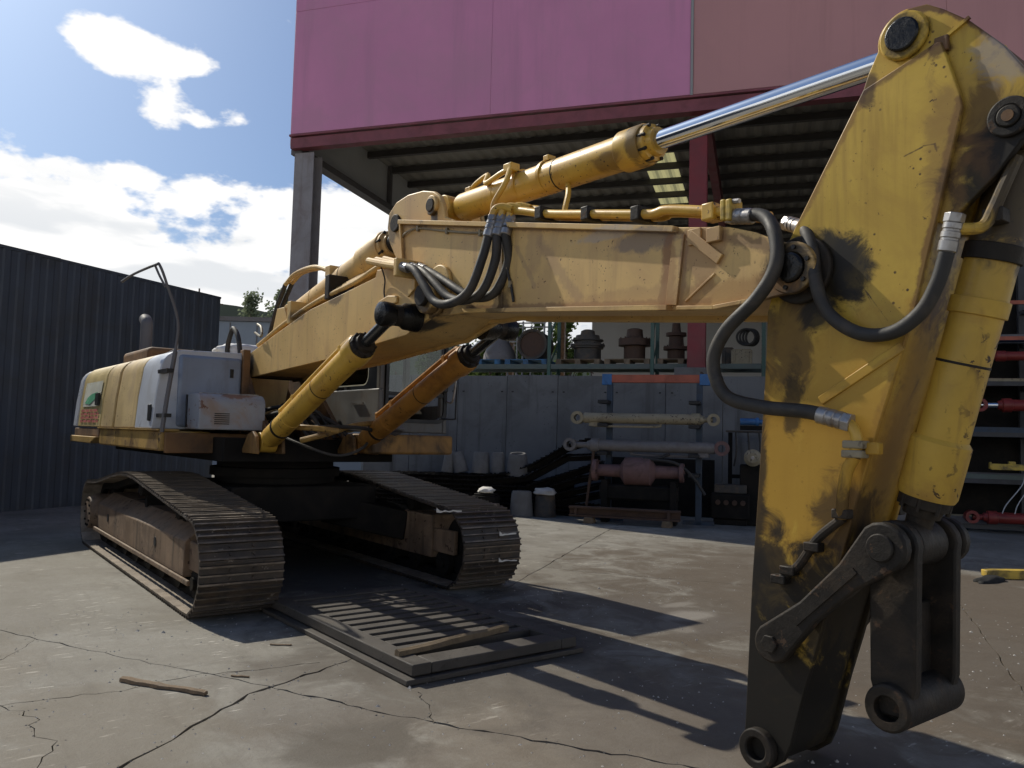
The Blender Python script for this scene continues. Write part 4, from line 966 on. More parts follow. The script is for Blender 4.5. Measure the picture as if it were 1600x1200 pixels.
hose([v_(7.16, -.27, 2.855), v_(7.33, -.28, 2.82), v_(7.44, -.34, 2.69), v_(7.475, -.385, 2.52), v_(7.38, -.40, 2.37), v_(7.19, -.40, 2.22), v_(7.115, -.40, 2.06), v_(7.18, -.38, 1.89), v_(7.37, -.34, 1.83), v_(7.60, -.30, 1.805), v_(7.755, -.285, 1.765)], .035)
MB().tube([v_(7.755, -.285, 1.765), v_(7.80, -.28, 1.745), v_(7.832, -.28, 1.69), v_(7.825, -.275, 1.62)], .027, 12, 6).build('elbow_pipe', 'cylinder_paint', exc)
fl = MB(); fl.box((7.775, V0 - .31, 1.635), (7.875, V0 - .235, 1.672), UL); fl.box((7.77, V0 - .31, 1.592), (7.87, V0 - .235, 1.628), UL)
fo = fl.build('pipe_flange', 'cream_paint', exc, bevel=.008)
MB().box((7.865, V0 - .27, 1.61), (7.93, V0 - .225, 1.665), UL).build('pipe_lug', 'arm_paint', exc, bevel=.006)
MB().tube([v_(7.82, -.272, 1.60), v_(7.785, -.27, 1.54), v_(7.765, -.268, 1.46), v_(7.75, -.26, 1.36), v_(7.745, -.25, 1.31)], .028, 12, 6).build('lower_pipe', 'arm_paint', exc)
hose([v_(7.40, -.13, 2.79), v_(7.50, -.18, 2.745), v_(7.60, -.27, 2.60), v_(7.65, -.31, 2.41), v_(7.71, -.30, 2.265), v_(7.85, -.29, 2.165), v_(8.0, -.285, 2.155), v_(8.125, -.285, 2.23), v_(8.195, -.285, 2.345), v_(8.235, -.285, 2.47), v_(8.262, -.285, 2.585)], .032)
# three jumper hoses at the elbow
for k, (o1, o2) in enumerate(((-.50, 0), (-.42, .05), (-.34, .10))):
    hose([v_(4.05, o1, 3.02 + o2 * .2), v_(4.25, o1 - .01, 2.965), v_(4.44 + o2 * .6, o1 - .02, 2.80 + o2 * .5), v_(4.60 + o2, o1 - .02, 2.66 + o2 * .9), v_(4.80 + o2 * .8, o1 - .01, 2.63 + o2 * .5), v_(5.0 + o2, o1 + .01, 2.70), v_(5.09 + o2 * 1.1, o1 + .05, 2.92), v_(5.10 + o2 * 1.1, -.40 + k * .035, 3.12), v_(5.105 + o2 * 1.0, -.38 + k * .04, 3.20)], .034)
    MB().tube([v_(5.105 + o2, -.38 + k * .04, 3.20), v_(5.12 + o2, -.37 + k * .04, 3.29), v_(5.17 + o2, -.34 + k * .04, 3.315), v_(5.25 + o2, -.30 + k * .04, 3.29)], .030, 10, 5).build('elbow_pipe', 'cylinder_paint', exc)
    MB().tube([v_(3.34, o1 + .06, 3.19 + o2 * .4), v_(3.7, o1 + .03, 3.10 + o2 * .3), v_(4.05, o1, 3.02 + o2 * .2)], .032, 10, 4).build('jumper_pipe', 'boom_paint', exc)
MB().box((4.0, V0 - .56, 2.94), (4.05, V0 - .30, 3.09), UL).build('pipe_flange', 'boom_paint', exc, bevel=.008)
MB().prism([(3.96, 2.98), (4.03, 2.98), (4.03, 2.86), (3.92, 2.80)], V0 - .37, V0 - .345, UL).build('pipe_bracket', 'boom_paint', exc, bevel=.004)
MB().tube([v_(3.5, -.42, 3.16), v_(3.50, -.36, 3.02), v_(3.47, -.345, 2.90), v_(3.52, -.345, 2.78)], .007, 6, 6).build('lube_line', 'hose_rubber', exc)
# boom top pipes and clamps on the upper boom
for k, dv in enumerate((-.27, -.19)):
    z = k * .006
    MB().tube([v_(5.18 + k * .1, dv, 3.30 + z), v_(5.30 + k * .1, dv, 3.275), v_(5.62, dv, 3.185), v_(6.1, dv, 3.085), v_(6.52, dv, 2.998), v_(6.60, dv, 2.99), v_(6.70, dv, 2.988), v_(7.08 + k * .2, dv + k * .05, 2.895 - k * .045)], .030, 12, 5).build('boom_pipe', 'cylinder_paint', exc)
for (u, z) in ((5.55, 3.20), (6.02, 3.10), (6.46, 3.01)):
    MB().box((u - .035, V0 - .32, z - .045), (u + .035, V0 - .14, z + .045), UL).build('pipe_clamp', 'greasy_steel', exc, bevel=.008)
MB().box((6.96, V0 - .32, 2.86), (7.04, V0 - .22, 2.955), UL).build('pipe_clamp', 'cylinder_paint', exc, bevel=.008)
pf = MB(); pf.box((7.09, V0 - .325, 2.835), (7.12, V0 - .215, 2.95), UL); pf.box((7.125, V0 - .325, 2.828), (7.16, V0 - .215, 2.945), UL)
pfo = pf.build('pipe_flange', 'fork_yellow', exc, bevel=.008)
for dz in (.02, -.07):
    MB().cyl(v_(7.16, -.30, 2.91 + dz), v_(7.20, -.30, 2.905 + dz), .014, seg=6).build('bolt', 'fitting_steel', exc)
# thin conduit clipped along the boom side
MB().tube([v_(3.62, -.25, 3.34), v_(3.72, -.31, 3.38), v_(3.92, -.305, 3.40), v_(4.31, -.305, 3.31), v_(4.72, -.305, 3.215), v_(5.05, -.305, 3.16)], .009, 8, 6).build('conduit', 'cream_paint', exc)
MB().tube([v_(5.05, -.305, 3.16), v_(5.15, -.305, 3.05), v_(5.22, -.305, 2.82), v_(5.26, -.305, 2.72), v_(5.29, -.305, 2.61)], .010, 8, 6).build('conduit', 'hose_rubber', exc)
for (u, z) in ((3.95, 3.395), (4.40, 3.29), (4.86, 3.187), (5.20, 2.88), (5.25, 2.74)):
    MB().box((u - .012, V0 - .318, z - .025), (u + .012, V0 - .295, z + .025), UL).build('conduit_clip', 'cream_paint', exc, bevel=.003)
# pipes along the lower boom top
for k in range(4):
    dv = -.30 + k * .07
    zz = .052 * k
    MB().tube([v_(.35, dv, 2.66 + zz * .4), v_(.55, dv, 2.71 + zz * .6), v_(1.1, dv, 2.845 + zz), v_(1.93, dv, 3.0 + zz), v_(2.78, dv, 3.085 + zz), v_(3.20, dv, 3.16 + zz * .6), v_(3.36, dv + .02, 3.19 + zz * .4)], .024, 10, 5).build('boom_pipe', 'boom_paint', exc)
for (u, z) in ((1.30, 2.88), (2.25, 3.04)):
    MB().prism([(u - .05, z - .05), (u + .05, z - .05), (u + .05, z + .20), (u - .05, z + .20)], V0 - .33, V0 - .05, UL).build('pipe_clamp', 'greasy_steel' if u > 2 else 'boom_paint', exc, bevel=.008)
for k in range(2):
    MB().tube([v_(.18 - .1 * k, -.12 + .08 * k, 2.72), v_(.42 - .06 * k, -.12 + .08 * k, 3.12), v_(.66, -.12 + .08 * k, 3.38 + .03 * k)], .028, 10, 8).build('hydraulic_hose', 'hose_rubber', exc)
    MB().tube([v_(.66, -.12 + .08 * k, 3.38 + .03 * k), v_(.95, -.12 + .08 * k, 3.47 + .02 * k), v_(1.45, -.12 + .08 * k, 3.47), v_(1.85, -.12 + .08 * k, 3.37)], .026, 10, 8).build('arch_pipe', 'boom_paint', exc)
MB().box((1.80, V0 - .15, 3.30), (1.92, V0 + .0, 3.42), UL).build('pipe_clamp', 'boom_paint', exc, bevel=.008)
MB().tube([v_(-.30, -.42, 2.40), v_(-.38, -.42, 2.67), v_(-.24, -.42, 2.88), v_(-.14, -.42, 2.88), v_(.0, -.42, 2.76), v_(.10, -.42, 2.54)], .030, 12, 8).build('hydraulic_hose', 'hose_rubber', exc)
MB().tube([v_(.42, -.37, 2.80), v_(.62, -.37, 2.74), v_(.5, -.33, 2.86), v_(.30, -.30, 2.92)], .015, 8, 6).build('lube_line', 'cream_paint', exc)

# ------------------------------------------------------------------ the yard around: building frame (p along the front, q into the building)
BA = Vector((-12.076, 4.577, 0)); BX = Vector((.80696, .59060, 0)); BY = Vector((-.59060, .80696, 0)); BRZ = math.atan2(BX.y, BX.x)


def BP(p, q, z): return BA + BX * p + BY * q + Vector((0, 0, z))


def bthing(name, p, q, z, label, cat, group=None): return empty(name, BP(p, q, z), label, cat, group, BRZ)


def bmesh_thing(mb, name, m, p, q, z, label, cat, group=None, bevel=0., kind=None, tilt=0., **kw):
    o = mb.build(name, m, None, bevel=bevel, **kw); o.location = BP(p, q, z); o.rotation_euler = (0, tilt, BRZ)
    return tag(o, label, cat, group, kind)


# --- warehouse
wh = bthing('warehouse', 0, 0, 0, 'tall open fronted warehouse with magenta and salmon cladding above red columns', 'warehouse')
zs = [(10.0, 13.56), (13.566, 16.2)]
for (p0, p1, m) in ((0.0, 5.93, 'pink_cladding'), (5.934, 11.036, 'pink_cladding'), (11.104, 16.6, 'salmon_cladding'), (16.604, 22.0, 'salmon_cladding'), (22.004, 28., 'salmon_cladding')):
    for z0, z1 in zs: MB().box((p0, -.12, z0), (p1, .0, z1)).build('cladding_panel', m, wh, bevel=.006)
MB().box((0.02, .002, 10.05), (28, .10, 16.15)).build('cladding_frame', 'grey_steel', wh)
MB().box((11.04, -.145, 9.98), (11.10, -.02, 16.2)).build('downpipe', 'white_wall', wh)
MB().box((-.04, -.14, 9.93), (28, .06, 9.985)).build('fascia_drip', 'red_beam', wh)
fb = MB(); fb.box((-.02, -.08, 9.60), (28, -.045, 9.895)); fb.box((-.02, -.045, 9.60), (28, .22, 9.64))
fb.build('eaves_beam', 'red_beam', wh)
# left side cladding, seen from within, and its edge beam
MB().box((-.10, .02, 9.72), (-.01, 24, 16.2)).build('side_cladding', 'side_cladding', wh)
MB().box((-.12, .12, 9.50), (.22, 24, 9.70)).build('side_beam', 'grey_steel', wh)
for q in (6., 12., 18.):
    MB().box((0., q, 9.72), (.14, q + .14, 11.2)).build('side_rail', 'grey_steel', wh)
# corner column, an H section
hc = MB(); hc.box((.04, .06, 0), (.66, .10, 9.5)); hc.box((.04, .50, 0), (.66, .54, 9.5)); hc.box((.33, .10, 0), (.37, .50, 9.5))
hc.build('corner_column', 'column_steel', wh, bevel=.004)
# red column on a concrete pier
rc = MB(); rc.box((11.0, .30, 3.42), (11.42, .34, 9.6)); rc.box((11.0, .68, 3.42), (11.42, .72, 9.6)); rc.box((11.17, .34, 3.42), (11.25, .68, 9.6))
rc.build('red_column', 'red_column', wh)
MB().box((10.72, .05, 0), (11.70, .95, 3.40)).build('column_pier', 'concrete_block', wh, bevel=.02)
rc = MB(); rc.box((21.6, .30, 0), (22.0, .72, 9.6)); rc.build('red_column', 'red_column', wh)
# roof
for k in range(14):
    q = 1.2 + k * 1.62
    MB().box((0, q, 10.90), (28, q + .16, 11.10)).build('purlin', 'purlin_steel', wh)
for p in (11.1, 21.7): MB().box((p, .3, 10.25), (p + .26, 23.8, 10.77)).build('rafter', 'red_beam', wh)
def sheet(p0, p1, q0, q1, name, m, dz=0.):
    vs, fs = [], []; n = int((p1 - p0) / .11)
    for i in range(n + 1):
        p = p0 + (p1 - p0) * i / n; z = 11.13 + dz + (.045 if (i // 2) % 2 else 0)
        vs += [(p, q0, z), (p, q1, z)]
    for i in range(n): fs.append((2 * i, 2 * i + 2, 2 * i + 3, 2 * i + 1))
    MB().add(vs, fs).build(name, m, wh, smooth=0)
sheet(-.05, 8.85, .0, 24, 'roof_sheet', 'roof_sheet'); sheet(9.95, 28, .0, 24, 'roof_sheet', 'roof_sheet')
sheet(8.70, 10.1, .0, 6.6, 'roof_sheet', 'roof_sheet', .06); sheet(8.70, 10.1, 13.6, 24, 'roof_sheet', 'roof_sheet', .06); sheet(8.70, 10.1, 6.5, 13.7, 'skylight_sheet', 'skylight', .12)
# back wall on the right, open bay with columns on the left
MB().box((4.65, 20.0, 0), (28, 20.3, 10.7)).build('back_wall', 'white_wall', wh)
MB().box((27.9, .3, 0), (28.1, 20, 11.0)).build('end_wall', 'grey_steel', wh)
for p in (.46, 3.15): MB().box((p - .17, 19.6, 0), (p + .17, 19.95, 10.7)).build('back_column', 'rust_plate', wh)

# --- precast concrete wall in front of the racks
cw = bthing('concrete_wall', 3.0, -.8, 0, 'stained grey precast concrete wall behind the excavator cab', 'wall')
rnd = random.Random(3)
for k in range(8):
    p = k * 1.27
    MB().box((p + .006, rnd.uniform(-.006, .006), 0), (p + 1.264, .24, 3.13 + rnd.uniform(-.012, .012))).build('wall_panel', 'concrete_wall', cw, bevel=.004)
    for dp_ in (.12, 1.12): MB().box((p + dp_, -.012, 2.72), (p + dp_ + .05, .0, 2.75)).build('lifting_socket', 'black_trim', cw)
    if k % 2 == 0: MB().tube([(p + .8, .1, 3.1), (p + .78, .08, 3.22), (p + .84, .05, 3.18)], .012, 6).build('lifting_loop', 'rusty_iron', cw)

# --- pallet rack behind the wall
def rack(name, p0, bays, bw, q0, q1, ztop, levels, label, group=None, posts='rack_green', beams='rack_beam'):
    r = bthing(name, p0, q0, 0, label, 'rack', group)
    for b in range(bays + 1):
        x = b * bw
        for y in (0, q1 - q0):
            u = MB().box((x - .045, y - .035, 0), (x + .045, y + .035, ztop)).build('upright', posts, r)
            for k in range(26):
                z = ztop - .1 - k * .11
                MB().box((x - .047, y - .012, z), (x + .047, y + .012, z + .035)).build('slot', 'black_trim', u)
        z = .3
        while z + .8 < ztop:
            MB().beam((x, 0, z), (x, q1 - q0, z + .8), .03, .03).build('brace', posts, r); z += .8
    for z in levels:
        for y in (0, q1 - q0):
            for b in range(bays):
                MB().box((b * bw + .05, y - .025, z - .13), ((b + 1) * bw - .05, y + .025, z)).build('beam', beams, r, bevel=.004)
    return r


rack('pallet_rack', 4.67, 3, 2.70, 1.05, 2.10, 6.0, (1.9, 3.58), 'green pallet rack loaded with reducers behind the concrete wall')


def pallet(p, q, z, m, label, w=1.16, d=1.0):
    t = bthing('pallet', p, q, z, label, 'pallet', 'pallets on the rack behind the wall')
    for x in (0, w / 2 - .07, w - .14):
        MB().box((x, 0, .02), (x + .14, d, .11)).build('block', m, t)
        MB().box((x, 0, 0), (x + .14, d, .019)).build('skid', m, t)
    for k in range(6): MB().box((.0, k * d / 6 + .01, .111), (w, k * d / 6 + d / 6 - .03, .132)).build('board', m, t)
    return t


pallet(4.83, 1.05, 3.585, 'pallet_blue', 'blue pallet at the left end of the rack shelf under a sheeted gearbox')
pallet(6.14, 1.05, 3.585, 'pallet_blue', 'blue pallet on the rack shelf under the drum lying on its side')
pallet(7.55, 1.05, 3.585, 'pallet_wood', 'brown pallet on the rack shelf under the tall stepped reducer')
pallet(8.84, 1.05, 3.585, 'pallet_wood', 'brown pallet on the rack shelf under the wide flanged reducer')
pallet(10.20, 1.05, 3.585, 'pallet_wood', 'brown pallet on the rack shelf beside the red column')


def reducer(p, q, z, prof, m, label, teeth=0, name='gear_reducer'):
    H = prof[-1][0]
    t = bthing(name, p, q, z, label, 'gearbox', 'machine parts on the rack')
    MB().rev((0, 0, 0), (0, 0, H), prof, 30).build('housing', m, t)
    for k in range(teeth):
        a = 2 * math.pi * k / teeth; r = max(x for _, x in prof) - .035
        zt = [h_ for h_, x in prof if x == max(x for _, x in prof)][-1]
        MB().cyl((r * math.cos(a), r * math.sin(a), zt - .005), (r * math.cos(a), r * math.sin(a), zt + .035), .02, seg=6).build('bolt', m, t)
    return t


zs_ = 3.718
reducer(8.30, 1.5, zs_, [(0, .36), (.30, .36), (.31, .42), (.36, .42), (.365, .46), (.42, .46), (.43, .36), (.50, .36), (.51, .42), (.55, .42), (.56, .33), (.66, .31), (.67, .20), (.78, .18), (.82, .10)], 'cast_iron', 'tall stepped grey reducer on the rack in front of the trees', 14)
reducer(9.55, 1.5, zs_, [(0, .28), (.36, .28), (.37, .42), (.55, .42), (.56, .30), (.60, .22), (.80, .20), (.83, .12)], 'rusty_iron', 'wide flanged brown reducer on the rack against the white wall', 12)
reducer(5.85, 1.5, zs_, [(0, .46), (.16, .44), (.30, .38), (.46, .28), (.62, .22), (.72, .17), (.76, .08)], 'grey_paint', 'cone shaped gearbox on the blue pallet at the left of the rack', 0)
reducer(10.62, 1.5, zs_, [(0, .22), (.25, .22), (.26, .32), (.34, .32), (.35, .2), (.6, .18), (.62, .26), (.7, .26), (.72, .12), (.95, .10)], 'rusty_iron', 'slender rusty shaft reducer on the rack left of the red column', 8)
t = bthing('steel_drum', 6.88, 1.5, zs_ + .40, 'round steel drum lying on its side on the rack', 'drum', 'machine parts on the rack')
MB().ring((0, -.40, 0), (0, .40, 0), .40, .34, 40).build('shell', 'cast_iron', t, bevel=.01)
MB().cyl((0, -.36, 0), (0, .36, 0), .335, seg=36).build('core', 'rusty_iron', t)
MB().ring((0, -.425, 0), (0, -.39, 0), .415, .37, 40).build('rim', 'cast_iron', t)
cg = bthing('wire_cage', 5.55, 3.2, 3.3, 'thin pale tubular cage frame standing behind the rack', 'cage')
for x in (0, .45, 1.1):
    for y in (0, .9): MB().cyl((x, y, -3.3), (x, y, 1.75), .028, seg=8).build('post', 'white_wall', cg)
for z in (.55, 1.15, 1.7):
    MB().cyl((-.1, 0, z), (1.1, 0, z), .022, seg=8).build('rail', 'white_wall', cg); MB().cyl((-.1, .9, z), (1.1, .9, z), .022, seg=8).build('rail', 'white_wall', cg)
MB().cyl((0, 0, .55), (.45, 0, 0), .018, seg=8).build('brace', 'white_wall', cg)
# items right of the red column
for k, (p, w, hh, m, lb, q, z) in enumerate(((12.0, .5, .35, 'cream_paint', 'cardboard coloured crate on the rack right of the red column', 1.2, 3.585), (12.9, .55, .22, 'cast_iron', 'flat dark casting on the rack behind the arm', 1.2, 3.585),
                                       (11.75, .30, .45, 'cast_iron', 'dark block on the rack just right of the red column', 1.7, 3.585))):
    mb = MB().box((0, 0, 0), (w, .45, hh)); mb.box((.03, .03, hh), (w - .03, .42, hh + .03)); mb.box((.06, -.02, .05), (.10, 0, hh - .05)); mb.box((w - .10, -.02, .05), (w - .06, 0, hh - .05))
    bmesh_thing(mb, 'crate', m, p, q, z, lb, 'crate', 'machine parts on the rack', bevel=.01)
t = bthing('hose_coil', 12.35, 1.3, 4.05, 'loose coil of dark hose hanging over the crate right of the red column', 'hose')
for k in range(4): MB().tube([(.22 * math.cos(a) * (1 - .1 * k) + .05 * k, .04 * k, .20 * math.sin(a) + .22) for a in [2 * math.pi * i / 12 for i in range(13)]], .028, 8, 3).build('loop', 'hose_rubber', t)

# --- stand with the stored cylinders
cs_ = bthing('cylinder_stand', 9.73, -3.0, 0, 'steel stand with a red top rail and blue end brackets against the concrete wall', 'stand')
for x in (0, 1.80):
    MB().box((x - .06, -.05, 0), (x + .06, .05, 2.80)).build('post', 'post_blue', cs_, bevel=.006)
    MB().box((x - .30, -.05, 0), (x + .30, .05, .08)).build('foot', 'post_blue', cs_)
    for z in (2.40, 1.93, 1.36, .98): MB().box((x - .18, -.40, z - .035), (x + .03, .04, z + .035)).build('peg', 'black_trim', cs_, bevel=.008)
MB().box((-.02, -.06, 2.81), (1.86, .06, 2.97)).build('top_rail', 'rack_orange', cs_, bevel=.008)
for x in (-.16, 1.80): MB().box((x, -.075, 2.76), (x + .20, .075, 2.985)).build('end_bracket', 'bracket_blue', cs_, bevel=.008)


def stored_cylinder(name, p, q, z, L, r, m, label, rod=.0, mrod='chrome', rz=0.):
    t = bthing(name, p, q, z, label, 'hydraulic cylinder'); t.rotation_euler = (0, 0, BRZ + rz)
    MB().rev((0.1, 0, 0), (L, 0, 0), [(0, r * .7), (.05, r), (L - .45, r), (L - .44, r * 1.2), (L - .28, r * 1.2), (L - .27, r * .9), (L - .2, r * .7)], 24).build('barrel', m, t)
    MB().ring((0, -r * .9, 0), (0, r * .9, 0), r * 1.25, r * .65, 28).build('base_eye', m, t)
    MB().cyl((L - .25, 0, 0), (L + rod - .02, 0, 0), r * .5, seg=16).build('rod', mrod, t)
    MB().ring((L + rod, -r * .9, 0), (L + rod, r * .9, 0), r * 1.15, r * .6, 28).build('rod_eye', m, t)
    MB().tube([(.3, -.02, -r * .9), (.34, -.03, -r * 1.5), (L * .6, -.03, -r * 1.5), (L * .64, -.02, -r)], r * .22, 8, 3).build('feed_pipe', m, t)
    MB().box((.25, -.05, -r * 1.6), (.45, .05, -r * .8)).build('port_block', m, t)
    return t


stored_cylinder('hydraulic_cylinder', 9.12, -3.26, 2.07, 2.62, .105, 'cream_paint', 'cream hydraulic cylinder resting on the upper pegs of the stand', .08, 'cream_paint')
t = stored_cylinder('hydraulic_cylinder', 11.98, -3.26, 1.52, 2.75, .115, 'grey_paint', 'grey hydraulic cylinder with a pinkish end on the lower pegs of the stand', .25, 'grey_paint', math.pi)
t.children[1].data.materials[0] = MATS['pink_rust']
MB().tube([(1.0, 0, -.14), (1.2, .1, -.22), (1.5, .12, -.25), (.9, .12, -.3), (.55, .12, -.55), (.3, .15, -.9)], .03, 8, 6).build('loose_hose', 'hose_rubber', t)
ax = bthing('axle_housing', 9.42, -3.3, 0, 'pinkish rusty axle housing with a bolted flange standing below the stored cylinders', 'axle')
MB().rev((.05, 0, 1.02), (1.85, 0, 1.02), [(0, .22), (.08, .22), (.10, .12), (.55, .13), (.65, .28), (1.15, .28), (1.25, .13), (1.70, .12), (1.72, .19), (1.80, .19)], 24).build('housing', 'pink_rust', ax)
MB().beam((-.08, 0, .30), (.08, 0, 1.62), .05, .05).build('flange_bar', 'rusty_iron', ax)
for k in range(7): MB().cyl((.02, -.20 * math.cos(k), 1.02 + .20 * math.sin(k)), (.16, -.20 * math.cos(k), 1.02 + .20 * math.sin(k)), .02, seg=6).build('bolt', 'rusty_iron', ax)
for x in (.25, 1.6): MB().box((x, -.2, 0), (x + .12, .2, .84)).build('support', 'dark_under', ax)
MB().box((.20, -.15, .45), (1.75, .15, .75)).build('lower_housing', 'dark_under', ax, bevel=.04)
bm_ = MB().box((0, -.09, .0), (2.15, .09, .04)); bm_.box((0, -.01, .04), (2.15, .01, .16)); bm_.box((0, -.09, .16), (2.15, .09, .20)); bm_.box((.1, -.08, .04), (.16, .08, .16)); bm_.box((1.9, -.08, .04), (1.96, .08, .16))
bmesh_thing(bm_, 'steel_beam', 'rusty_iron', 9.1, -3.75, .12, 'brown steel beam on blocks along the foot of the stand', 'beam', bevel=.004)
for x in (9.4, 10.9):
    bmesh_thing(MB().prism([(0, 0), (.2, 0), (.18, .12), (.02, .12)], 0, .3), 'timber_block', 'wood', x, -3.9, 0, 'left timber block under the brown beam' if x < 10 else 'right timber block under the brown beam', 'block', 'timber blocks under the beam', bevel=.008)
# round hub and jack by the arm
t = bthing('wheel_hub', 12.55, -2.5, 1.35, 'pale round hub poking out beside the arm plate', 'hub')
MB().rev((0, -.3, 0), (0, .3, 0), [(0, .06), (.0, .10), (.05, .17), (.12, .17), (.13, .12), (.55, .12), (.6, .08)], 28).build('hub', 'cream_paint', t)
MB().box((-.25, -.1, -1.35), (.45, .3, -.14)).build('stand', 'dark_under', t, bevel=.03); MB().cyl((0, -.32, 0), (0, -.29, 0), .035, seg=16).build('cap', 'fitting_steel', t)
t = bthing('jack', 12.30, -2.4, 1.9, 'small blue grey hydraulic jack on the shelf left of the arm', 'jack')
MB().rev((0, 0, .17), (.5, 0, .17), [(0, .07), (.3, .07), (.31, .09), (.36, .09), (.37, .05), (.5, .05)], 18).build('body', 'bracket_blue', t); MB().box((0, -.08, 0), (.45, .08, .09)).build('base', 'dark_under', t)

# --- pile of old track chain
tp_ = bthing('track_pile', 5.2, -2.35, 0, 'dark pile of folded old track chain along the concrete wall', 'track chain')
pm = shoe_mesh.__call__() if False else None
pl_m = MB().prism([(-.10, 0), (.10, 0), (.10, .02), (.07, .02), (.065, .045), (.05, .045), (.045, .02), (-.05, .02), (-.055, .045), (-.07, .045), (-.075, .02), (-.10, .02)], -.34, .34).mesh('track_plate', 'dark_under', 0)
rnd = random.Random(11)
layers = [[(-.9, .66), (1.6, .66), (2.7, .80), (3.5, 1.25), (4.2, 1.30)], [(-.9, .46), (2.8, .46), (3.8, .80), (4.3, .9)], [(-1., .28), (3.3, .28), (4.3, .5)], [(-1., .10), (4.3, .11)], [(-.6, .74), (1.5, .76), (2.3, .84), (2.9, 1.1), (3.5, 1.46), (3.95, 1.60), (4.2, 1.45)], [(-.9, .55), (2.6, .56), (3.6, .9), (4.3, 1.15)], [(-1.0, .36), (3.0, .36), (4.3, .7)], [(-1.0, .17), (4.2, .2)], [(-1.0, .02), (4.2, .02)]]
for Ls in layers:
    tot = sum(math.dist(a, b) for a, b in zip(Ls, Ls[1:])); n = int(tot / .205)
    for k in range(n):
        s = tot * (k + .5) / n
        for a, b in zip(Ls, Ls[1:]):
            l = math.dist(a, b)
            if s <= l: break
            s -= l
        x = a[0] + (b[0] - a[0]) * s / l; z = a[1] + (b[1] - a[1]) * s / l
        o = bpy.data.objects.new('track_plate', pl_m); COL.objects.link(o); o.parent = tp_
        o.location = (x, rnd.uniform(-.05, .05), z); o.rotation_euler = (0, -math.atan2(b[1] - a[1], b[0] - a[0]) + rnd.uniform(-.06, .06), rnd.uniform(-.05, .05))
    ch = MB()
    for a, b in zip(Ls, Ls[1:]): ch.beam((a[0], -.12, a[1] - .06), (b[0], -.12, b[1] - .06), .06, .10); ch.beam((a[0], .12, a[1] - .06), (b[0], .12, b[1] - .06), .06, .10)
    ch.build('chain', 'dark_under', tp_)


MB().box((-.9, .10, 0), (3.6, .36, .68)).build('packed_links', 'dark_under', tp_, bevel=.03)
# dark clutter between the stand and the arm
bmesh_thing(MB().box((0, 0, 0), (2.4, .03, 1.25)).box((.1, -.03, .1), (.16, 0, 1.15)).box((2.2, -.03, .1), (2.26, 0, 1.15)), 'steel_plate', 'dark_under', 9.35, -1.3, 0, 'black steel plate leaning on the concrete wall behind the axle', 'plate')
t = bthing('engine_block', 11.75, -2.75, 0, 'black engine block on the ground right of the axle housing', 'engine')
MB().box((0, 0, .12), (.75, .5, .62)).build('block', 'dark_under', t, bevel=.03); MB().box((.06, .05, .625), (.69, .45, .80)).build('head', 'cast_iron', t, bevel=.02)
for k in range(4): MB().cyl((.14 + k * .16, -.05, .45), (.14 + k * .16, 0, .45), .05, seg=14).build('port', 'rusty_iron', t)
MB().box((.05, .05, 0), (.70, .45, .118)).build('sump', 'dark_under', t, bevel=.02)
t = bthing('steel_trestle', 12.05, -1.9, 0, 'dark steel trestle with hanging straps in front of the wall near the arm', 'trestle')
for x in (0, .75):
    for y in (0, .5): MB().box((x, y, 0), (x + .07, y + .07, 1.85)).build('leg', 'dark_under', t)
MB().box((-.05, -.03, 1.86), (.9, .62, 1.895)).build('top', 'cast_iron', t); MB().box((0, -.02, .9), (.82, 0, .98)).build('rail', 'dark_under', t)
for x in (.15, .4, .62): MB().tube([(x, -.05, 1.86), (x + .02, -.08, 1.5), (x - .03, -.06, 1.15)], .02, 6).build('strap', 'hose_rubber', t)

# --- tapered concrete pots
def pot(p, q, z, hh, r0, r1, label, tilt=(0, 0), m='concrete_block', group='tapered concrete pots'):
    mb = MB().rev((0, 0, 0), (0, 0, hh), [(0, r0), (.01, r0 + .008), (hh - .03, r1 + .005), (hh, r1 - .015), (hh, r1 - .05), (hh - .06, r1 - .06)], 26)
    o = mb.build('concrete_pot', m); o.location = BP(p, q, z); o.rotation_euler = (tilt[0], tilt[1], BRZ + p); tag(o, label, 'pot', group)
    return o


for i, (p, r0, r1, tl, lb) in enumerate(((5.98, .15, .11, (.0, .10), 'leftmost tapered grey pot on the track pile beside the cab deck'), (6.30, .16, .13, (.0, -.25), 'second tapered pot from the left on the track pile leaning over'),
                                     (6.75, .20, .17, (0, .03), 'wide middle tapered pot on the track pile'), (7.15, .15, .13, (0, 0), 'dark narrow pot fourth from the left on the track pile'),
                                     (7.62, .25, .19, (.05, -.16), 'large rightmost tilted pot on the track pile'))):
    pot(p, -2.42, .82, .47, r0, r1, lb, tl)
pot(7.93, -3.15, 0, .52, .24, .205, 'upright grey pot on the ground beside the far track')
pot(8.40, -3.0, 0, .46, .23, .20, 'dark pot on the ground under the flat pale stone', m='cast_iron')
def lump(loc, sx, sy, sz, seed, m, name, label, cat, group=None, sub=3):
    bm = bmesh.new(); bmesh.ops.create_icosphere(bm, subdivisions=sub, radius=1)
    for v in bm.verts:
        n_ = mnoise.noise(v.co * 1.6 + Vector((seed, 0, 0))) * .35 + mnoise.noise(v.co * 4 + Vector((0, seed, 0))) * .12
        v.co *= 1 + n_; v.co = Vector((v.co.x * sx, v.co.y * sy, max(v.co.z, -.5) * sz))
    me = bpy.data.meshes.new(name); bm.to_mesh(me); bm.free(); me.materials.append(MATS[m])
    me.polygons.foreach_set('use_smooth', [True] * len(me.polygons))
    o = bpy.data.objects.new(name, me); COL.objects.link(o); o.location = loc; return tag(o, label, cat, group)


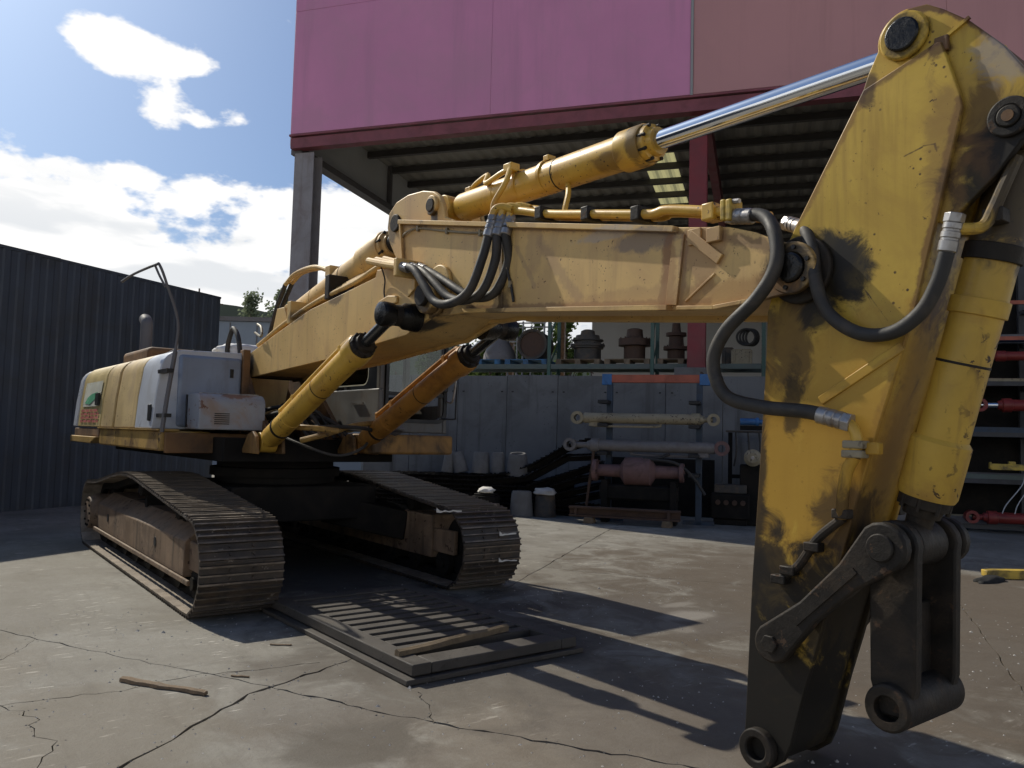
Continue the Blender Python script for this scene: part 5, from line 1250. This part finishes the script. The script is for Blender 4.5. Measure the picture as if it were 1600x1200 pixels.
lump(BP(8.40, -3.05, .51), .30, .2, .09, 3, 'pale_stone', 'stone', 'flat pale stone lying on the dark ground pot', 'stone')
lump(BP(7.2, -3.3, .50), .21, .16, .08, 8, 'white_scrap', 'stone', 'white rounded stone lying above the far track', 'stone')
bmesh_thing(MB().box((0, 0, 0), (.5, .4, .40)).box((.03, .03, .40), (.47, .37, .445)), 'crate', 'dark_under', 6.95, -3.5, 0, 'black box under the white stone behind the far track', 'crate', bevel=.02)

# --- long goods rack on the right with red cylinders
rr_k = bthing('cantilever_rack', 13.6, -1.2, 0, 'dark long goods rack full of steel and red cylinders right of the arm', 'rack')
for x in (0, 2.6, 4.35, 7.0):
    MB().box((x - .06, 1.0, 0), (x + .06, 1.14, 6.2)).build('upright', 'rack_dark', rr_k)
    for z in (.12, 1.02, 1.95, 2.95, 3.85, 4.55): MB().box((x - .04, -.05, z - .08), (x + .04, 1.0, z)).build('arm', 'rack_dark', rr_k)
for z in (4.62, 3.90): MB().box((-.2, -.06, z - .075), (7.3, -.01, z)).build('rail', 'rack_orange', rr_k)
for z in (3.02, 2.0, 1.07, .17): MB().box((-.2, -.06, z - .11), (7.3, -.01, z - .02)).build('rail', 'rack_dark', rr_k)
MB().box((-.2, 1.16, 0), (7.3, 1.2, 6.0)).build('interior_dark_sheet', 'dark_under', rr_k)  # added black sheet, stands in for the dark of the shed interior
rnd = random.Random(21)
LV = [(.13, 'bottom'), (1.03, 'second'), (1.96, 'third'), (2.96, 'fourth'), (3.86, 'fifth')]
mm_ = ['grey_paint', 'rusty_iron', 'cream_paint', 'rack_beam', 'pink_rust', 'grey_steel', 'post_blue']
kinds = [('square tube', 'front'), ('flat bar', 'middle'), ('channel', 'back')]
for li, (z, ln) in enumerate(LV):
    for k, (kn, pos_) in enumerate(kinds):
        p0 = 13.6 + rnd.uniform(-.2, 1.4); L_ = rnd.uniform(4.2, 5.6); q = -1.15 + k * .34 + .1; w = rnd.uniform(.08, .16); hh = rnd.uniform(.08, .2)
        mb = MB()
        if kn == 'channel': mb.box((0, 0, 0), (L_, .02, hh)); mb.box((0, .02, 0), (L_, w, .02)); mb.box((0, .02, hh - .02), (L_, w, hh))
        elif kn == 'flat bar':
            for j in range(3): mb.box((j * .07, j * .004, j * .024), (L_ - j * .1, w + .06, j * .024 + .02))
        else: mb.box((0, 0, 0), (L_, w, hh)); mb.box((-.004, .015, .015), (0, w - .015, hh - .015))
        bmesh_thing(mb, 'steel_profile', mm_[(li * 3 + k) % 7], p0, q, z + .004, 'long steel %s at the %s of the %s shelf of the right rack' % (kn, pos_, ln), 'steel stock', 'steel stock on the right rack', bevel=.004)
stored_cylinder('hydraulic_cylinder', 19.3, -1.28, 2.52, 2.20, .115, 'signal_red', 'bright red hydraulic cylinder with a chrome rod tip on the right rack', .22, 'chrome', math.pi)
stored_cylinder('hydraulic_cylinder', 19.2, -1.35, .30, 2.4, .11, 'signal_red', 'dull red cylinder on the lowest level of the right rack', .1, 'signal_red', math.pi)
stored_cylinder('hydraulic_cylinder', 19.3, -1.30, 3.50, 2.3, .09, 'signal_red', 'thin red cylinder high on the right rack', .1, 'signal_red', math.pi)
bmesh_thing(MB().box((0, 0, 0), (1.9, .10, .12)).box((-.03, -.01, .02), (0, .11, .15)).box((.3, .0, .12), (.42, .10, .17)), 'bracket_bar', 'fork_yellow', 17.05, -1.42, 1.24, 'yellow and orange bracket bar sticking out of the right rack', 'bar', bevel=.008)
t = bthing('loose_wire', 17.5, -1.45, 1.20, 'two pale loose wires hanging below the yellow bar', 'wire')
for d_x in (0, .12): MB().tube([(.12, 0, 0), (.05 + d_x, -.02, -.25), (-.22 + d_x * 1.6, -.04, -.62), (-.30 + d_x * 1.8, -.05, -.80)], .010, 6, 6).build('strand', 'wire', t)
# fork and rag on the ground
fk = Vector((4.86, 7.55, 0)); t = empty('fork_arm', fk, 'yellow worn fork arm lying on the ground at the right edge', 'fork', rz=R(52))
MB().prism([(0, .02), (.12, .0), (1.6, .0), (1.6, .13), (.15, .11), (.0, .10)], -.07, .07).build('blade', 'fork_yellow', t, bevel=.01)
MB().box((1.5, -.09, .13), (1.6, .09, .5)).build('heel', 'fork_yellow', t, bevel=.01)
lump(Vector((5.02, 7.33, .015)), .12, .30, .05, 5, 'black_rag', 'rag', 'black oily rag on the ground near the yellow fork', 'rag')

# --- corrugated wall on the left
W0 = Vector((-8.187, -2.166, 0)); WD = Vector((-.516, .8565, 0)).normalized(); WN = Vector((WD.y, -WD.x, 0))
cwl = empty('corrugated_wall', W0, 'tall dark blue corrugated metal wall on the left', 'wall', rz=math.atan2(WD.y, WD.x))
def corr(x0, x1, z0, z1, name):
    vs, fs = [], []; pit = .30; x = x0; prof = []
    while x < x1:
        for dx, dy in ((0, 0), (.11, 0), (.15, .014), (.26, .014)):
            if x + dx <= x1: prof.append((x + dx, -dy))
        x += pit
    prof.append((x1, 0))
    for a, b in prof: vs += [(a, b, z0), (a, b, z1)]
    for i in range(len(prof) - 1): fs.append((2 * i, 2 * i + 2, 2 * i + 3, 2 * i + 1))
    b0 = len(vs); vs += [(x0, .12, z0), (x0, .12, z1), (x1, .12, z0), (x1, .12, z1)]; e = 2 * (len(prof) - 1)
    fs += [(b0, b0 + 1, b0 + 3, b0 + 2), (0, 1, b0 + 1, b0), (e, b0 + 2, b0 + 3, e + 1)]
    MB().add(vs, fs).build(name, 'corrugated_blue', cwl, smooth=0)
rnd = random.Random(4); x = -13.
while x < 5.3:
    x1 = min(x + 2.4, 5.42); corr(x + .004, x1 - .004, .0, 4.94 + rnd.uniform(-.02, .02), 'wall_sheet'); x = x1
    if x > 5.4: break
for (a, b) in ((-13, -8.2), (-8.19, -3.4), (-3.39, .9), (.91, 5.42)): MB().box((a, -.02, 4.925), (b, .14, 4.985 + rnd.uniform(-.015, .01))).build('coping', 'corrugated_blue', cwl)

# --- far things
fwl = empty('far_building', (-26.6, 6.0, 0), 'pale blue grey hall wall far behind the excavator hood', 'building', rz=math.atan2(2.02, 1.51))
MB().box((-14, 0, 0), (7.5, 6, 6.35)).build('wall', 'far_wall', fwl); MB().box((-14.1, -.1, 6.36), (7.6, 6.1, 6.55)).build('roof_edge', 'grey_paint', fwl)
for k in range(18): MB().box((-13.8 + k * 1.18, -.03, 0), (-13.76 + k * 1.18, -.001, 6.3)).build('seam', 'grey_paint', fwl)
sh = lump(UW(-.52, -.30, 2.535), .30, .42, .20, 12, 'tarp_white', 'crumpled_sheet', 'crumpled white sheet lying on the engine hood behind the blue tank', 'sheet', sub=4)
hm = MB().add([(-165, -60 + 230 * i / 60, -1) if j == 0 else (-165, -60 + 230 * i / 60, 27 + 5 * mnoise.noise(Vector((i * .12, 3, 0)))) for i in range(61) for j in (0, 1)], [(2 * i, 2 * i + 2, 2 * i + 3, 2 * i + 1) for i in range(60)])
hm.add([(-165 + 4, -60 + 230 * i / 60, -1) for i in range(61)] , [])
hl_o = hm.build('hills', 'hill_green'); tag(hl_o, 'low hazy green ridge on the horizon', kind='structure')


def tree(loc, hh, rx, label, leaf, n, seed, shape='round', group='trees beyond the yard', size=.34):
    rnd = random.Random(seed); t = empty('tree', loc, label, 'tree', group)
    MB().tube([(0, 0, 0), (.1, .05, hh * .3), (-.05, .1, hh * .6), (0, 0, hh * .92)], lambda s: .22 * (1 - .85 * s), 8, 4).build('trunk', 'bark', t)
    lb = MB()
    clumps = []
    for k in range(26 if shape == 'round' else 34):
        f = rnd.random(); z = hh * (.30 + .68 * f) if shape == 'round' else hh * (.12 + .86 * f)
        env = math.sin(math.pi * min(1, .12 + .9 * f)) if shape == 'round' else min(1, 1.5 * (1.02 - f)) * (.55 + .45 * min(1, f * 4))
        a = rnd.uniform(0, 6.28); rr = rx * env * math.sqrt(rnd.random())
        clumps.append((Vector((rr * math.cos(a), rr * math.sin(a), z)), rx * rnd.uniform(.22, .46)))
        MB_ = Vector((rr * math.cos(a), rr * math.sin(a), z)); lb.tube([(0, 0, z * .72), tuple(MB_ * .6 + Vector((0, 0, z * .35))), tuple(MB_)], lambda s: .06 * (1 - .8 * s), 5, 2)
    lb.build('limb', 'bark', t)
    vs, fs = [], []
    for c, cr in clumps:
        for k in range(n // len(clumps)):
            d = Vector((rnd.gauss(0, 1), rnd.gauss(0, 1), rnd.gauss(0, 1))).normalized() * cr * rnd.uniform(.35, 1.08)
            d.z *= 1.15; q = c + d; nrm = Vector((rnd.gauss(0, 1), rnd.gauss(0, 1), rnd.gauss(0, 1))).normalized(); a = nrm.orthogonal().normalized(); b = nrm.cross(a); s = size * rnd.uniform(.5, 1.1)
            base = len(vs); vs += [q - a * s * .5, q + b * s * .35, q + a * s * .5, q - b * s * .35]; fs.append((base, base + 1, base + 2, base + 3))
    MB().add(vs, fs).build('crown', leaf, t, smooth=0)


TS = [((-66, 17.0), 11.0, 2.6, 'round', 'leaf_grey', 'low rounded tree left of the others above the far hall'), ((-62, 20.2), 13.2, 2.0, 'tall', 'leaf_grey', 'tall pointed tree above the far hall roof'),
      ((-60, 22.3), 13.6, 2.4, 'round', 'leaf_grey', 'full crowned tree above the far hall next to the pipes'), ((-57, 25.5), 13.0, 2.3, 'round', 'leaf_grey', 'tree above the far hall hidden mostly by the boom pipes'),
      ((-48, 36.3), 10.3, 2.0, 'round', 'leaf_poplar', 'short tree behind the rack seen between the cage posts'), ((-46.4, 38.6), 11.6, 1.5, 'tall', 'leaf_poplar', 'poplar behind the rack above the steel drum'),
      ((-45.4, 40.2), 12.8, 1.5, 'tall', 'leaf_poplar', 'poplar behind the rack left of the rusty back column'), ((-44.0, 42.2), 13.6, 1.9, 'tall', 'leaf_poplar', 'tallest poplar behind the rack above the stepped reducer'),
      ((-50.5, 32.5), 9.5, 1.9, 'round', 'leaf_dark', 'dark low tree behind the rack near the boom elbow')]
for i, ((x, y), hh, rx, sh, lf, lb) in enumerate(TS): tree((x, y, 0), hh + (.5 if i < 4 else 0.), rx * 1.15, lb, lf, 4200, 30 + i, sh, size=.42)
for i, (x, y, hh, lb) in enumerate(((-84, 21.5, 17.5, 'left thin utility pole on the skyline above the far hall'), (-84, 23.4, 16.8, 'right thin utility pole on the skyline above the far hall'))):
    t = empty('utility_pole', (x, y, 0), lb, 'pole', 'utility poles on the skyline'); MB().cyl((0, 0, 0), (0, 0, hh), .14, .09, 8).build('mast', 'bark', t); MB().box((-.06, -.8, hh - .9), (.06, .8, hh - .75)).build('crossarm', 'bark', t)

# ------------------------------------------------------------------ yard details
gr = empty('drain_grate', (2.35, -.86, 0), 'heavy iron drain grate lying in front of the tracks', 'grate', rz=R(1.0))
GL, GW = 2.50, 1.46
MB().box((-.05, -.06, .004), (GL + .03, GW + .05, .040)).build('base_frame', 'grate_iron', gr, bevel=.006)
MB().box((.12, .12, .0405), (GL - .14, GW - .12, .046)).build('gap_shade_plate', 'grease_black', gr)  # oily plate coloured black to stand in for shade in deep gaps
for y0, y1 in ((0, .15), (GW - .15, GW)): MB().box((0, y0, .048), (GL, y1, .125)).build('rail', 'grate_iron', gr, bevel=.008)
for x0, x1 in ((0, .15), (GL - .20, GL)): MB().box((x0, .152, .050), (x1, GW - .152, .123)).build('end_rail', 'grate_iron', gr, bevel=.008)
nb_ = 11
for k in range(nb_):
    x = .235 + k * (GL - .55) / nb_
    MB().box((x, .152, .055), (x + .108, GW - .152, .120)).build('bar', 'grate_iron', gr, bevel=.006)
def stick(name, a, b, w, t_, m, label, seed, n=9, cat='wood'):
    rnd = random.Random(seed); a, b = Vector(a), Vector(b); d = (b - a).normalized(); s = Vector((-d.y, d.x, 0)).normalized(); up_ = s.cross(d) * -1
    if up_.z < 0: up_ = -up_
    vs, fs = [], []
    for i in range(n + 1):
        f = i / n; c = a.lerp(b, f) + s * rnd.uniform(-.006, .006); ww = w * (.72 + .28 * math.sin(math.pi * min(1, f * 1.3 + .15))) * rnd.uniform(.86, 1.1); tt = t_ * rnd.uniform(.8, 1.15)
        vs += [c - s * ww / 2, c + s * ww / 2, c + s * ww * .42 + up_ * tt, c + s * .02 * w + up_ * tt * 1.2, c - s * ww * .44 + up_ * tt * .9]
    for i in range(n):
        for k in range(5): fs.append((i * 5 + k, i * 5 + (k + 1) % 5, (i + 1) * 5 + (k + 1) % 5, (i + 1) * 5 + k))
    fs += [(4, 3, 2, 1, 0), tuple(n * 5 + k for k in range(5))]
    o = MB().add([v - a for v in vs], fs).build(name, m, smooth=20); o.location = a; return tag(o, label, cat)


stick('timber_batten', (4.60, -.80, .127), (4.42, .27, .131), .065, .04, 'pale_wood', 'brown timber batten lying across the iron grate', 3)
stick('bark_slat', (3.80, -2.37, .004), (4.37, -2.0, .006), .055, .022, 'wood', 'split brown wood slat lying on the lit concrete at the left', 5, 14)
stick('wood_splinter', (4.06, -1.75, .003), (4.15, -1.66, .003), .02, .008, 'wood', 'small dark wood splinter near the crossing of the cracks', 6, 5)
stick('wood_splinter', (3.42, -1.25, .003), (3.52, -1.12, .003), .025, .008, 'wood', 'small splinter at the edge of the near track shadow', 7, 5)
for i, (c, w, hh, lb) in enumerate((((2.60, .86, .87), .30, .03, 'torn white strip on top of the far track'), ((2.615, 1.60, .60), .22, .035, 'white torn strip on the upper front of the far track'), ((2.60, 1.62, .32), .24, .035, 'white torn strip on the lower front of the far track'))):
    rnd = random.Random(40 + i); vs, fs = [], []
    for k in range(7):
        y = w * (k / 6 - .5); z0 = rnd.uniform(-.008, .006); z1 = z0 + hh * rnd.uniform(.25, .6) + (hh if k == 0 else 0)
        vs += [(.0, y, z0), (.0, y, z1), (.006, y, z1), (.006, y, z0)]
    for k in range(6):
        for j in range(4): fs.append((k * 4 + j, k * 4 + (j + 1) % 4, k * 4 + 4 + (j + 1) % 4, k * 4 + 4 + j))
    fs += [(0, 1, 2, 3), (27, 26, 25, 24)]
    o = MB().add(vs, fs).build('torn_strip', 'white_scrap'); o.location = c; tag(o, lb, 'scrap', 'white torn strips on the far track')
# loose grit and chips
rnd = random.Random(77); gv = MB()
for k in range(1500):
    x = rnd.uniform(1.5, 8.2); y = rnd.uniform(-3.6, 5.5); s = rnd.uniform(.003, .009) * (2.0 if rnd.random() < .06 else 1)
    q = Vector((x, y, 0)); pts = [q + Vector((s * rnd.uniform(.6, 1.3) * math.cos(a), s * rnd.uniform(.6, 1.3) * math.sin(a), 0)) for a in (0, 1.5, 3., 4.6)]
    top = q + Vector((0, 0, s * rnd.uniform(.5, 1.1))); gv.add(pts + [top], [(0, 1, 4), (1, 2, 4), (2, 3, 4), (3, 0, 4)])
tag(gv.build('grit', 'pale_stone', smooth=0), 'loose pale grit and chips scattered on the concrete', 'grit', kind='stuff')

# crumbs of concrete broken off along the joints
rnd = random.Random(91); cv_ = MB()
for bd in CRACKS:
    for p in bd:
        if not (1.2 < p.x < 8.5 and -4 < p.y < 6): continue
        if rnd.random() < .6:
            s_ = rnd.uniform(.003, .008); q = Vector((p.x + rnd.gauss(0, .022), p.y + rnd.gauss(0, .022), 0))
            pts = [q + Vector((s_ * rnd.uniform(.6, 1.3) * math.cos(a), s_ * rnd.uniform(.6, 1.3) * math.sin(a), 0)) for a in (0, 1.5, 3., 4.6)]
            cv_.add(pts + [q + Vector((0, 0, s_ * rnd.uniform(.4, .9)))], [(0, 1, 4), (1, 2, 4), (2, 3, 4), (3, 0, 4)])
tag(cv_.build('crack_crumbs', 'concrete_block', smooth=0), 'dark crumbs of broken concrete along the joints of the yard', 'rubble', kind='stuff')
